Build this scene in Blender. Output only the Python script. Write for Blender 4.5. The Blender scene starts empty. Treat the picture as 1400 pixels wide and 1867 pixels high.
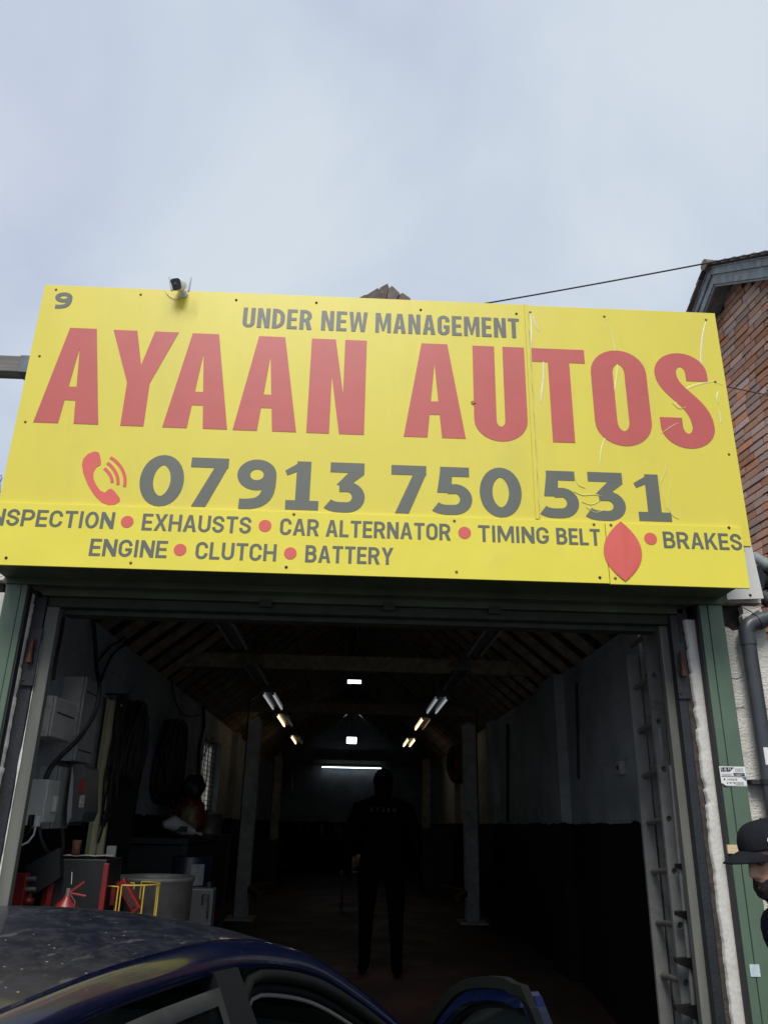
import bpy, bmesh, math, random
from mathutils import Vector, Matrix
from mathutils.geometry import tessellate_polygon
random.seed(7)
PI = math.pi
sc = bpy.context.scene
COL = sc.collection
# ------------------------------------------------------------------ camera
CAM_R = Vector((0.99895497, -0.04134015, 0.01949265))
CAM_U = Vector((-0.03326382, -0.36510971, 0.93037004))
CAM_F = Vector((0.03134468, 0.93004618, 0.36610329))
FPX, CH = 1448.71, 1.7
cd = bpy.data.cameras.new('camera'); cam = bpy.data.objects.new('camera', cd); COL.objects.link(cam)
mw = Matrix.Identity(4)
for i in range(3):
    mw[i][0], mw[i][1], mw[i][2] = CAM_R[i], CAM_U[i], -CAM_F[i]
mw[2][3] = CH
cam.matrix_world = mw
cd.sensor_fit = 'VERTICAL'; cd.sensor_height = 36; cd.sensor_width = 27
cd.lens = FPX / 1867 * 36
cd.clip_start = .05; cd.clip_end = 3000
sc.camera = cam
# ------------------------------------------------------------------ light
SUN_EL, SUN_AZ = math.radians(52), math.radians(188)      # azimuth clockwise from +Y: behind the camera
w = bpy.data.worlds.new('World'); sc.world = w; w.use_nodes = True
nt = w.node_tree; nt.nodes.clear()
def wn(t, **k):
    n = nt.nodes.new(t)
    for a, b in k.items(): setattr(n, a, b)
    return n
wout = wn('ShaderNodeOutputWorld'); bg1 = wn('ShaderNodeBackground'); bg2 = wn('ShaderNodeBackground')
sky = wn('ShaderNodeTexSky', sky_type='NISHITA', sun_disc=False, sun_elevation=SUN_EL, sun_rotation=SUN_AZ, dust_density=4.0)
bg1.inputs['Strength'].default_value = .05
nt.links.new(sky.outputs[0], bg1.inputs['Color'])
tc = wn('ShaderNodeTexCoord'); sep = wn('ShaderNodeSeparateXYZ'); nt.links.new(tc.outputs['Generated'], sep.inputs[0])
den = wn('ShaderNodeMath', operation='MAXIMUM'); den.inputs[1].default_value = 0.0; nt.links.new(sep.outputs[2], den.inputs[0])
den2 = wn('ShaderNodeMath', operation='ADD'); den2.inputs[1].default_value = .28; nt.links.new(den.outputs[0], den2.inputs[0])
dv = wn('ShaderNodeVectorMath', operation='DIVIDE'); cmb = wn('ShaderNodeCombineXYZ')
for i in range(3): nt.links.new(den2.outputs[0], cmb.inputs[i])
nt.links.new(tc.outputs['Generated'], dv.inputs[0]); nt.links.new(cmb.outputs[0], dv.inputs[1])
nz1 = wn('ShaderNodeTexNoise'); nz1.inputs['Scale'].default_value = 1.9; nz1.inputs['Detail'].default_value = 5; nz1.inputs['Roughness'].default_value = .5; nz1.inputs['Distortion'].default_value = .35
nt.links.new(dv.outputs[0], nz1.inputs['Vector'])
nz2 = wn('ShaderNodeTexNoise'); nz2.inputs['Scale'].default_value = .55; nz2.inputs['Detail'].default_value = 2
nt.links.new(dv.outputs[0], nz2.inputs['Vector'])
r1 = wn('ShaderNodeValToRGB'); r1.color_ramp.elements[0].position = .36; r1.color_ramp.elements[1].position = .64
r1.color_ramp.elements[0].color = (.54, .61, .765, 1); r1.color_ramp.elements[1].color = (.71, .79, .87, 1)
nt.links.new(nz1.outputs[0], r1.inputs[0])
r2 = wn('ShaderNodeValToRGB'); r2.color_ramp.elements[0].position = .38; r2.color_ramp.elements[1].position = .62
r2.color_ramp.elements[0].color = (.96, .95, 1.0, 1); r2.color_ramp.elements[1].color = (1.04, 1.05, 1.03, 1)
nt.links.new(nz2.outputs[0], r2.inputs[0])
mx = wn('ShaderNodeMixRGB', blend_type='MULTIPLY'); mx.inputs[0].default_value = 1
nt.links.new(r1.outputs[0], mx.inputs[1]); nt.links.new(r2.outputs[0], mx.inputs[2])
nt.links.new(mx.outputs[0], bg2.inputs['Color'])
EXPOSURE = 1.0
bg2.inputs['Strength'].default_value = .48
ms = wn('ShaderNodeMixShader'); ms.inputs[0].default_value = .93
nt.links.new(bg1.outputs[0], ms.inputs[1]); nt.links.new(bg2.outputs[0], ms.inputs[2]); nt.links.new(ms.outputs[0], wout.inputs[0])
sd = bpy.data.lights.new('sun', 'SUN'); sd.energy = 1.5; sd.angle = math.radians(25); sd.color = (1, .97, .92)
so = bpy.data.objects.new('sun', sd); COL.objects.link(so)
sdir = Vector((math.sin(SUN_AZ) * math.cos(SUN_EL), math.cos(SUN_AZ) * math.cos(SUN_EL), math.sin(SUN_EL)))
so.rotation_euler = sdir.to_track_quat('Z', 'Y').to_euler(); so.location = sdir * 30
vs = sc.view_settings; vs.view_transform = 'Standard'; vs.look = 'None'; vs.gamma = 1; vs.use_curve_mapping = False
vs.exposure = EXPOSURE
sc.cycles.max_bounces = 8; sc.cycles.sample_clamp_indirect = 4
sc.cycles.use_denoising = True
# ------------------------------------------------------------------ helpers
def ray(x, y): return CAM_F * FPX + CAM_R * (x - 700) - CAM_U * (y - 933.5)
def at(x, y, Y):
    d = ray(x, y); return Vector((0, 0, CH)) + d * (Y / d.y)
def atx(x, y, X):
    d = ray(x, y); return Vector((0, 0, CH)) + d * (X / d.x)
def atz(x, y, Z):
    d = ray(x, y); return Vector((0, 0, CH)) + d * ((Z - CH) / d.z)

ORG = {}
def tag(o, label=None, cat=None, group=None, kind=None):
    if label: o['label'] = label
    if label and cat and not kind: kind = 'thing'
    if cat: o['category'] = cat
    if group: o['group'] = group
    if kind: o['kind'] = kind
    return o
def thing(name, label, cat, loc=(0, 0, 0), group=None, rz=0):
    # an Empty at the thing's base; its parts are children
    o = bpy.data.objects.new(name, None); COL.objects.link(o); o.location = loc; o.rotation_euler = (0, 0, rz)
    o.empty_display_size = .1
    ORG[o.name] = Vector(loc)
    return tag(o, label, cat, group, 'thing')

class MB:
    def __init__(s): s.v = []; s.f = []; s.mi = []; s.sm = []
    def add(s, vs_, fs, m=0, smooth=False):
        b = len(s.v); s.v += [Vector(p) for p in vs_]
        for f in fs: s.f.append([b + i for i in f]); s.mi.append(m); s.sm.append(smooth)
        return s
    def box(s, x0, x1, y0, y1, z0, z1, m=0):
        p = [(x, y, z) for z in (z0, z1) for y in (y0, y1) for x in (x0, x1)]
        return s.add(p, [(0, 2, 3, 1), (4, 5, 7, 6), (0, 1, 5, 4), (2, 6, 7, 3), (0, 4, 6, 2), (1, 3, 7, 5)], m)
    def hexa(s, p, m=0):   # p: bottom 4 (ccw), top 4
        return s.add(p, [(3, 2, 1, 0), (4, 5, 6, 7), (0, 1, 5, 4), (1, 2, 6, 5), (2, 3, 7, 6), (3, 0, 4, 7)], m)
    def obox(s, c, ax, hs, m=0):
        c = Vector(c); a = [Vector(q).normalized() * h for q, h in zip(ax, hs)]
        p = [c + a[0] * i + a[1] * j + a[2] * k for k in (-1, 1) for i, j in ((-1, -1), (1, -1), (1, 1), (-1, 1))]
        return s.hexa(p, m)
    def tube(s, path, r, n=8, m=0, caps=True, closed=False, smooth=True):
        path = [Vector(p) for p in path]; N = len(path)
        rs = r if isinstance(r, (list, tuple)) else [r] * N
        prev = None; rings = []
        for i, p in enumerate(path):
            if closed: d = path[(i + 1) % N] - path[i - 1]
            else: d = path[min(i + 1, N - 1)] - path[max(i - 1, 0)]
            d.normalize()
            if prev is None:
                u = d.orthogonal().normalized()
            else:
                u = prev - d * prev.dot(d)
                u = u.normalized() if u.length > 1e-6 else d.orthogonal().normalized()
            prev = u; v = d.cross(u)
            rings.append([p + (u * math.cos(2 * PI * k / n) + v * math.sin(2 * PI * k / n)) * rs[i] for k in range(n)])
        vs_ = [q for rg in rings for q in rg]; fs = []
        for i in range(N if closed else N - 1):
            j = (i + 1) % N
            for k in range(n): fs.append((i * n + k, i * n + (k + 1) % n, j * n + (k + 1) % n, j * n + k))
        s.add(vs_, fs, m, smooth)
        if caps and not closed:
            s.add(rings[0], [tuple(reversed(range(n)))], m); s.add(rings[-1], [tuple(range(n))], m)
        return s
    def lathe(s, prof, c=(0, 0, 0), n=24, m=0, axis=(0, 0, 1), smooth=True):
        c = Vector(c); ax = Vector(axis).normalized(); u = ax.orthogonal().normalized(); v = ax.cross(u)
        vs_ = []; fs = []
        for r, z in prof:
            for k in range(n):
                a = 2 * PI * k / n; vs_.append(c + ax * z + (u * math.cos(a) + v * math.sin(a)) * r)
        for i in range(len(prof) - 1):
            for k in range(n): fs.append((i * n + k, i * n + (k + 1) % n, (i + 1) * n + (k + 1) % n, (i + 1) * n + k))
        return s.add(vs_, fs, m, smooth)
    def prism(s, outer, holes, fr, depth, m=0, back=False):
        # fr(u,v,d) -> world point ; polygon in uv ; front at d=0, back at d=depth
        loops = [outer] + list(holes)
        flat = [p for l in loops for p in l]
        tri = tessellate_polygon([[Vector((p[0], p[1], 0)) for p in l] for l in loops])
        def ccw(t):
            a, b, c_ = (flat[i] for i in t)
            return t if (b[0] - a[0]) * (c_[1] - a[1]) - (b[1] - a[1]) * (c_[0] - a[0]) > 0 else (t[0], t[2], t[1])
        tri = [ccw(t) for t in tri]
        s.add([fr(p[0], p[1], 0) for p in flat], tri, m)
        if back: s.add([fr(p[0], p[1], depth) for p in flat], [tuple(reversed(t)) for t in tri], m)
        for l in loops:
            n = len(l)
            s.add([fr(p[0], p[1], 0) for p in l] + [fr(p[0], p[1], depth) for p in l],
                  [(i, (i + 1) % n, n + (i + 1) % n, n + i) for i in range(n)], m)
        return s
    def grid(s, P, m=0, smooth=True, wrap=False):
        R_ = len(P); C_ = len(P[0]); vs_ = [p for r in P for p in r]; fs = []
        for i in range(R_ - 1):
            for j in range(C_ if wrap else C_ - 1):
                k = (j + 1) % C_
                fs.append((i * C_ + j, i * C_ + k, (i + 1) * C_ + k, (i + 1) * C_ + j))
        return s.add(vs_, fs, m, smooth)
    def mesh(s, name, off=(0, 0, 0)):
        off = Vector(off)
        me = bpy.data.meshes.new(name)
        me.from_pydata([tuple(p - off) for p in s.v], [], s.f)
        me.polygons.foreach_set('material_index', s.mi); me.polygons.foreach_set('use_smooth', s.sm)
        me.update(); return me
    def build(s, name, mats, parent=None, local=False, fixn=True, bevel=0, solid=0, **t):
        o0 = ORG.get(parent.name, Vector()) if (parent is not None and not local) else Vector()
        me = s.mesh(name, o0)
        if fixn:
            bm = bmesh.new(); bm.from_mesh(me); bmesh.ops.recalc_face_normals(bm, faces=bm.faces); bm.to_mesh(me); bm.free()
        for mt in (mats if isinstance(mats, (list, tuple)) else [mats]): me.materials.append(mt)
        o = bpy.data.objects.new(name, me); COL.objects.link(o)
        if parent is not None: o.parent = parent; ORG[o.name] = ORG.get(parent.name, Vector())
        else: ORG[o.name] = Vector()
        if solid:
            md = o.modifiers.new('solid', 'SOLIDIFY'); md.thickness = solid; md.offset = 0
        if bevel:
            md = o.modifiers.new('bevel', 'BEVEL'); md.width = bevel; md.segments = 2; md.limit_method = 'ANGLE'; md.angle_limit = math.radians(40)
            md.harden_normals = False
        if t: tag(o, **t)
        return o

def inst(src_mesh, name, parent, loc, rot=(0, 0, 0), scale=(1, 1, 1), world=True):
    o = bpy.data.objects.new(name, src_mesh); COL.objects.link(o)
    o.parent = parent
    o.location = Vector(loc) - (ORG.get(parent.name, Vector()) if (world and parent) else Vector())
    o.rotation_euler = rot; o.scale = scale
    return o

# ------------------------------------------------------------------ materials
def mat(name, col, rough=.6, metal=0.0, var=.12, vs=6.0, bump=0.0, bs=40.0, dirt=None, spec=.5, coat=0.0, emit=None, rnd=0.0, coords='Object', stretch=None, fade=None):
    m = bpy.data.materials.new(name); m.use_nodes = True; t = m.node_tree; N = t.nodes; L = t.links
    b = N['Principled BSDF']; b.inputs['Roughness'].default_value = rough; b.inputs['Metallic'].default_value = metal
    b.inputs['Specular IOR Level'].default_value = spec; b.inputs['Coat Weight'].default_value = coat
    tcn = N.new('ShaderNodeTexCoord'); src = tcn.outputs[coords]
    if stretch:
        mp = N.new('ShaderNodeMapping'); mp.inputs['Scale'].default_value = stretch; L.new(src, mp.inputs[0]); src = mp.outputs[0]
    c = tuple(col) + (1,)
    if var or dirt or rnd:
        nz = N.new('ShaderNodeTexNoise'); nz.inputs['Scale'].default_value = vs; nz.inputs['Detail'].default_value = 6; nz.inputs['Roughness'].default_value = .6
        L.new(src, nz.inputs['Vector'])
        rp = N.new('ShaderNodeValToRGB'); rp.color_ramp.elements[0].position = .3; rp.color_ramp.elements[1].position = .7
        rp.color_ramp.elements[0].color = tuple(x * (1 - var) for x in col) + (1,); rp.color_ramp.elements[1].color = tuple(min(1, x * (1 + var)) for x in col) + (1,)
        L.new(nz.outputs[0], rp.inputs[0]); out = rp.outputs[0]
        if dirt:
            dc, amt, ds, lo, hi = dirt
            n2 = N.new('ShaderNodeTexNoise'); n2.inputs['Scale'].default_value = ds; n2.inputs['Detail'].default_value = 8; n2.inputs['Roughness'].default_value = .7
            L.new(src, n2.inputs['Vector'])
            mr = N.new('ShaderNodeMapRange'); mr.inputs[1].default_value = lo; mr.inputs[2].default_value = hi; mr.inputs[4].default_value = amt
            L.new(n2.outputs[0], mr.inputs[0])
            mxn = N.new('ShaderNodeMixRGB'); L.new(mr.outputs[0], mxn.inputs[0]); L.new(out, mxn.inputs[1]); mxn.inputs[2].default_value = tuple(dc) + (1,)
            out = mxn.outputs[0]
            rr = N.new('ShaderNodeMapRange'); rr.inputs[3].default_value = rough; rr.inputs[4].default_value = min(1, rough + .3); L.new(mr.outputs[0], rr.inputs[0]); L.new(rr.outputs[0], b.inputs['Roughness'])
        if rnd:
            oi = N.new('ShaderNodeObjectInfo'); hs = N.new('ShaderNodeHueSaturation')
            m1 = N.new('ShaderNodeMapRange'); m1.inputs[3].default_value = 1 - rnd; m1.inputs[4].default_value = 1 + rnd; L.new(oi.outputs['Random'], m1.inputs[0])
            L.new(m1.outputs[0], hs.inputs['Value'])
            mm = N.new('ShaderNodeMath'); mm.operation = 'MULTIPLY'; mm.inputs[1].default_value = 7.31; L.new(oi.outputs['Random'], mm.inputs[0])
            fr = N.new('ShaderNodeMath'); fr.operation = 'FRACT'; L.new(mm.outputs[0], fr.inputs[0])
            m2 = N.new('ShaderNodeMapRange'); m2.inputs[3].default_value = .55; m2.inputs[4].default_value = 1.15; L.new(fr.outputs[0], m2.inputs[0]); L.new(m2.outputs[0], hs.inputs['Saturation'])
            L.new(out, hs.inputs['Color']); out = hs.outputs[0]
        L.new(out, b.inputs['Base Color'])
    else: b.inputs['Base Color'].default_value = c
    if bump:
        n3 = N.new('ShaderNodeTexNoise'); n3.inputs['Scale'].default_value = bs; n3.inputs['Detail'].default_value = 6; L.new(src, n3.inputs['Vector'])
        bp = N.new('ShaderNodeBump'); bp.inputs['Strength'].default_value = 1; bp.inputs['Distance'].default_value = bump; L.new(n3.outputs[0], bp.inputs['Height']); L.new(bp.outputs[0], b.inputs['Normal'])
    if emit:
        b.inputs['Emission Color'].default_value = tuple(emit[0]) + (1,); b.inputs['Emission Strength'].default_value = emit[1]
    return m
def glass(name, tint=(1, 1, 1), rough=.02, alpha=.12, body=(.02, .03, .03)):
    m = bpy.data.materials.new(name); m.use_nodes = True; t = m.node_tree; N = t.nodes; L = t.links; N.clear()
    o = N.new('ShaderNodeOutputMaterial'); tr = N.new('ShaderNodeBsdfTransparent'); tr.inputs[0].default_value = tuple(tint) + (1,)
    p = N.new('ShaderNodeBsdfPrincipled'); p.inputs['Base Color'].default_value = tuple(body) + (1,); p.inputs['Roughness'].default_value = rough
    fn = N.new('ShaderNodeFresnel'); fn.inputs[0].default_value = 1.45
    ad = N.new('ShaderNodeMath'); ad.operation = 'ADD'; ad.use_clamp = True; ad.inputs[1].default_value = alpha; L.new(fn.outputs[0], ad.inputs[0])
    mxs = N.new('ShaderNodeMixShader'); L.new(ad.outputs[0], mxs.inputs[0]); L.new(tr.outputs[0], mxs.inputs[1]); L.new(p.outputs[0], mxs.inputs[2]); L.new(mxs.outputs[0], o.inputs[0])
    return m
m_yellow = mat('sign_yellow', (.72, .62, .072), .38, var=.03, vs=3, dirt=((.42, .37, .12), .42, 2.2, .52, .92), stretch=(1, 1, .3), bump=.006, bs=2.2)
m_yellow2 = mat('sign_yellow_lower', (.79, .69, .07), .38, var=.03, vs=3, dirt=((.5, .44, .13), .3, 2.5, .55, .9), bump=.005, bs=2.5)
m_red = mat('vinyl_red', (.51, .10, .088), .4, var=.05, vs=5)
m_redb = mat('vinyl_red_bright', (.68, .12, .095), .4, var=.04, vs=5)
m_grey = mat('vinyl_grey', (.125, .133, .11), .4, var=.05, vs=5)
m_rust = mat('rusty_screw', (.34, .20, .08), .7, .3, var=.5, vs=200)
m_dark = mat('dark_screw', (.05, .035, .03), .6, .3)
m_alu = mat('panel_edge', (.65, .62, .35), .45, .2)
m_film = mat('loose_film', (.72, .66, .20), .4, var=.08, vs=60, spec=.7)
m_film2 = mat('loose_film_pale', (.70, .62, .28), .4, var=.1, vs=60, spec=.7)
m_green = mat('green_paint', (.090, .142, .096), .42, var=.12, vs=3, dirt=((.05, .06, .045), .5, 5, .55, .85), bump=.0004, bs=300)
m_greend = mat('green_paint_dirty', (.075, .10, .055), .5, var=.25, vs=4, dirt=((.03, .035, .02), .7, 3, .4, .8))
m_white = mat('white_board', (.60, .60, .57), .45, var=.04, vs=4, dirt=((.4, .38, .33), .3, 8, .6, .9))
m_plast = mat('white_plastic', (.78, .78, .76), .35, var=.02)
m_plastg = mat('grey_plastic', (.40, .41, .42), .4, var=.03)
m_black = mat('black_rubber', (.018, .019, .021), .6, var=.2, vs=20)
m_render = mat('white_render', (.60, .58, .52), .85, var=.12, vs=9, dirt=((.22, .20, .17), .75, 7, .55, .8), bump=.010, bs=55, stretch=(1, 1, 1.6))
m_plaster = mat('white_plaster', (.60, .585, .54), .8, var=.10, vs=16, dirt=((.22, .19, .15), .9, 9, .60, .70), bump=.004, bs=85, stretch=(1, 1, .5))
m_navy = mat('dark_blue_paint', (.014, .0165, .021), .5, var=.3, vs=12, dirt=((.10, .10, .10), .5, 25, .68, .8), bump=.002, bs=60)
m_timber = mat('grey_timber', (.125, .128, .110), .7, var=.25, vs=14, dirt=((.09, .085, .07), .6, 6, .5, .8), bump=.003, bs=30, stretch=(1, 1, .15))
m_rustp = mat('rusty_iron', (.12, .045, .03), .75, .4, var=.4, vs=60, bump=.001, bs=120)

# ------------------------------------------------------------------ lettering
def arc(cx, cy, rx, ry, a0, a1, n=14):
    return [(cx + rx * math.cos(math.radians(a0 + (a1 - a0) * i / n)), cy + ry * math.sin(math.radians(a0 + (a1 - a0) * i / n))) for i in range(n + 1)]
def bez(p0, p1, p2, p3, n=12):
    o = []
    for i in range(n + 1):
        t = i / n; a, b, c_, d = (1 - t) ** 3, 3 * t * (1 - t) ** 2, 3 * t * t * (1 - t), t ** 3
        o.append((a * p0[0] + b * p1[0] + c_ * p2[0] + d * p3[0], a * p0[1] + b * p1[1] + c_ * p2[1] + d * p3[1]))
    return o
def dedup(p):
    o = [p[0]]
    for q in p[1:]:
        if abs(q[0] - o[-1][0]) + abs(q[1] - o[-1][1]) > 1e-5: o.append(q)
    return o
def sweep(path, s, t, closed=False):
    path = dedup(path)
    if closed and abs(path[0][0] - path[-1][0]) + abs(path[0][1] - path[-1][1]) < 1e-5: path = path[:-1]
    N = len(path); Lf = []; Rt = []
    for i in range(N):
        a = path[(i - 1) % N] if (closed or i) else path[0]; b = path[(i + 1) % N] if (closed or i < N - 1) else path[-1]
        dx, dy = b[0] - a[0], b[1] - a[1]; l = math.hypot(dx, dy) or 1; nx, ny = -dy / l, dx / l
        x, y = path[i]; Lf.append((x + nx * s / 2, y + ny * t / 2)); Rt.append((x - nx * s / 2, y - ny * t / 2))
    if closed:
        def area(p): return abs(sum(p[i][0] * p[(i + 1) % len(p)][1] - p[(i + 1) % len(p)][0] * p[i][1] for i in range(len(p))))
        return (Lf, [Rt]) if area(Lf) > area(Rt) else (Rt, [Lf])
    return (Lf + Rt[::-1], [])
def rect(x0, y0, x1, y1): return ([(x0, y0), (x1, y0), (x1, y1), (x0, y1)], [])
def glyph(ch, w, s, t):
    """pieces (outer, holes) of a bold sans capital in a box w wide and 1 high"""
    a, b = s / 2, t / 2; R = min(.5 - b, w / 2 - a)
    P = []
    def diag(x0, y0, x1, y1, k): P.append(([(x0, y0), (x0 + k, y0), (x1 + k, y1), (x1, y1)], []))
    if ch in 'O0':
        ry = R * 1.08 if ch == 'O' and w < .7 else .5 - b
        ry = min(ry, .5 - b)
        p = arc(w / 2, 1 - b - ry, R, ry, 0, 180) + arc(w / 2, b + ry, R, ry, 180, 360)
        P.append(sweep(p, s, t, True))
    elif ch == 'A':
        k = s * 1.06; tw = s * 1.2; xl = w / 2 - tw / 2; xr = w / 2 + tw / 2
        yb = .235; yt = yb + t * .93
        def il(y): return k + (w / 2 - k) * (y / .78)      # inner edge of the left leg
        P.append(([(0, 0), (k, 0), (il(yb), yb), (w - il(yb), yb), (w - k, 0), (w, 0), (xr, 1), (xl, 1)],
                  [[(il(yt), yt), (w - il(yt), yt), (w / 2, .78)]]))
    elif ch == 'Y':
        k = s * 1.08; P.append(([(w / 2 - a, 0), (w / 2 + a, 0), (w / 2 + a, .44), (w, 1), (w - k, 1), (w / 2, .63), (k, 1), (0, 1), (w / 2 - a, .44)], []))
    elif ch == 'N':
        P.append(([(0, 0), (s, 0), (s, .6), (w - s * 1.1, 0), (w, 0), (w, 1), (w - s, 1), (w - s, .42), (s * 1.1, 1), (0, 1)], []))
    elif ch == 'U':
        p = [(a, 1), (a, R + b)] + arc(w / 2, R + b, R, R, 180, 360) + [(w - a, 1)]
        P.append(sweep(p, s, t))
    elif ch == 'T': P += [rect(0, 1 - t, w, 1), rect(w / 2 - a, 0, w / 2 + a, 1 - t)]
    elif ch == 'I': P.append(rect(0, 0, w, 1))
    elif ch == 'L': P.append(([(0, 0), (w, 0), (w, t), (s, t), (s, 1), (0, 1)], []))
    elif ch == 'E':
        m_ = .5 - b; P.append(([(0, 0), (w, 0), (w, t), (s, t), (s, m_), (w * .93, m_), (w * .93, m_ + t), (s, m_ + t), (s, 1 - t), (w, 1 - t), (w, 1), (0, 1)], []))
    elif ch == 'H':
        m_ = .5 - b; P.append(([(0, 0), (s, 0), (s, m_), (w - s, m_), (w - s, 0), (w, 0), (w, 1), (w - s, 1), (w - s, m_ + t), (s, m_ + t), (s, 1), (0, 1)], []))
    elif ch == 'M':
        P.append(([(0, 0), (s * .9, 0), (s * .9, .62), (w / 2 - a * .45, .08), (w / 2 + a * .45, .08), (w - s * .9, .62), (w - s * .9, 0), (w, 0), (w, 1), (w - s * 1.2, 1), (w / 2, .36), (s * 1.2, 1), (0, 1)], []))
    elif ch == 'W':
        k = s * .95; q = w / 4
        P.append(([(0, 1), (k, 1), (q + k * .1, .3), (w / 2 - k * .45, 1), (w / 2 + k * .45, 1), (w - q - k * .1, .3), (w - k, 1), (w, 1), (w - q + k * .5, 0), (w - q - k * .5, 0), (w / 2, .62), (q + k * .5, 0), (q - k * .5, 0)], []))
    elif ch == 'X':
        k = s * 1.1; c_ = w / 2
        P.append(([(0, 0), (k, 0), (c_, .36), (w - k, 0), (w, 0), (c_ + k * .55, .5), (w, 1), (w - k, 1), (c_, .64), (k, 1), (0, 1), (c_ - k * .55, .5)], []))
    elif ch == 'V':
        k = s * 1.1; P.append(([(0, 1), (k, 1), (w / 2, .28), (w - k, 1), (w, 1), (w / 2 + a, 0), (w / 2 - a, 0)], []))
    elif ch == 'K':
        k = s * 1.15
        P.append(([(0, 0), (s, 0), (s, .34), (s + (w - s) * .2, .47), (w - k, 0), (w, 0), (s + (w - s) * .42, .60), (w, 1), (w - k, 1), (s, .52), (s, 1), (0, 1)], []))
    elif ch in 'DPRB':
        def bowl(y0, y1, ww):
            r = min((y1 - y0) / 2 - b, ww - a - s * .6)
            return sweep([(a, y1 - b), (ww - a - r, y1 - b)] + arc(ww - a - r, y1 - b - r, r, r, 90, 0)[1:] + arc(ww - a - r, y0 + b + r, r, r, 0, -90) + [(a, y0 + b)], s, t)
        P.append(rect(0, 0, s, 1))
        if ch == 'D': P.append(bowl(0, 1, w))
        elif ch == 'P': P.append(bowl(.36, 1, w))
        elif ch == 'R':
            P.append(bowl(.40, 1, w * .97)); P.append(([(w * .42, .46), (w - s * 1.12, 0), (w, 0), (w * .42 + s * 1.05, .48)], []))
        else: P.append(bowl(.455, 1, w * .94)); P.append(bowl(0, .455 + t, w))
    elif ch in 'CG':
        yc = .66 if ch == 'C' else .68
        p = [(w - a, yc), (w - a, 1 - b - R)] + arc(w / 2, 1 - b - R, R, R, 0, 180) + arc(w / 2, b + R, R, R, 180, 360) + [(w - a, .34 if ch == 'C' else .5)]
        P.append(sweep(p, s, t))
        if ch == 'G': P.append(rect(w * .5, .5 - t, w - s * .98, .5))
    elif ch == 'S':
        r = R
        p = [(w - a, .70), (w - a, 1 - b - r)] + arc(w / 2, 1 - b - r, r, r, 0, 180) + bez((a, 1 - b - r), (a, .56), (w - a, .50), (w - a, b + r)) + arc(w / 2, b + r, r, r, 0, -180) + [(a, .31)]
        P.append(sweep(p, s, t))
    elif ch == '1':
        k = w * .52
        P += [rect(w * .06, 0, w, t * .95), rect(k - a, t * .9, k + a * 1.15, 1), ([(0, .80), (w * .06 + .0, .72 - t * .1), (k, .84), (k + a, 1), (k - a * .3, 1)], [])]
    elif ch == '7': P += [rect(0, 1 - t, w, 1), ([(w * .12, 0), (w * .12 + s * 1.12, 0), (w, .84), (w, 1 - t * .5), (w - s * 1.1, 1 - t)], [])]
    elif ch == '9':
        rx = w / 2 - a; ry = .31 - b
        P.append(sweep(arc(w / 2, 1 - .31, rx, ry, 0, 180) + arc(w / 2, 1 - .31, rx, ry, 180, 360), s, t, True))
        P.append(sweep([(w - a, .69), (w - a, .58)] + bez((w - a, .58), (w - a, .25), (w * .72, .08), (w * .10, b * 1.05)), s, t))
    elif ch == '5':
        r = .33 - b
        P.append(rect(w * .17, 1 - t, w * .93, 1)); P.append(([(w * .09, .455), (w * .36, .455), (w * .40, .60), (w * .17 + s * .95, .64), (w * .17 + s * .98, 1 - t * .9), (w * .17, 1 - t * .5)], []))
        P.append(sweep([(w * .36, .645 - b - .012)] + arc(w * .53, .325, w * .47 - a, .32 - b, 90, -90)[1:] + bez((w * .53, b + .005), (w * .35, b), (w * .18, .09), (w * .045, .165), 8)[1:], s, t))
    elif ch == '3':
        P.append(rect(w * .08, 1 - t, w * .97, 1)); P.append(([(w * .97 - s * 1.25, 1 - t * 1.02), (w * .97, 1 - t), (w * .97, 1 - t * .6), (w * .97, 1 - t * 1.15), (w * .55, .52), (w * .26, .55)], []))
        P.append(sweep([(w * .33, .585 - b + .02), (w * .5, .59 - b + .02)] + arc(w * .54, .305, w * .46 - a, .305 - b, 90, -90) + bez((w * .54, b), (w * .35, b), (w * .18, .09), (w * .04, .165), 8)[1:], s, t))
    return P
ADV = dict(A=.60, B=.56, C=.55, D=.57, E=.47, F=.46, G=.57, H=.58, I=.18, K=.57, L=.46, M=.74, N=.58, O=.57, P=.55, R=.57, S=.54, T=.53, U=.56, V=.58, W=.84, X=.58, Y=.58)
def put_glyph(ch, x0, x1, z0, h, Y, mtl, parent, s, t, name='letter', proud=.002, slant=0, Yd=None):
    """one letter between x0 and x1, its base at z0, its face just proud of the board plane Y"""
    ww = (x1 - x0) / h; mb = MB()
    for k, (o, hl) in enumerate(glyph(ch, ww, s, t)):
        off = proud + .00025 * k
        mb.prism(o, hl, lambda u, v, d, off=off: Vector((x0 + u * h, Y - off + d, z0 + v * h)), off)
    return mb.build(name, mtl, parent, fixn=False)
def put_word(word, x0, x1, z0, h, Y, mtl, parent, s=.19, t=.155, gap=.085, proud=.002):
    tot = sum(ADV[c_] for c_ in word) + gap * (len(word) - 1); k = (x1 - x0) / tot; x = x0
    for c_ in word:
        wd = ADV[c_] * k; ii = (wd - s * h * .98) / 2 if c_ == 'I' else 0
        put_glyph(c_, x + ii, x + wd - ii, z0, h, Y, mtl, parent, s if c_ != 'I' else s, t, proud=proud); x += wd + gap * k
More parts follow.
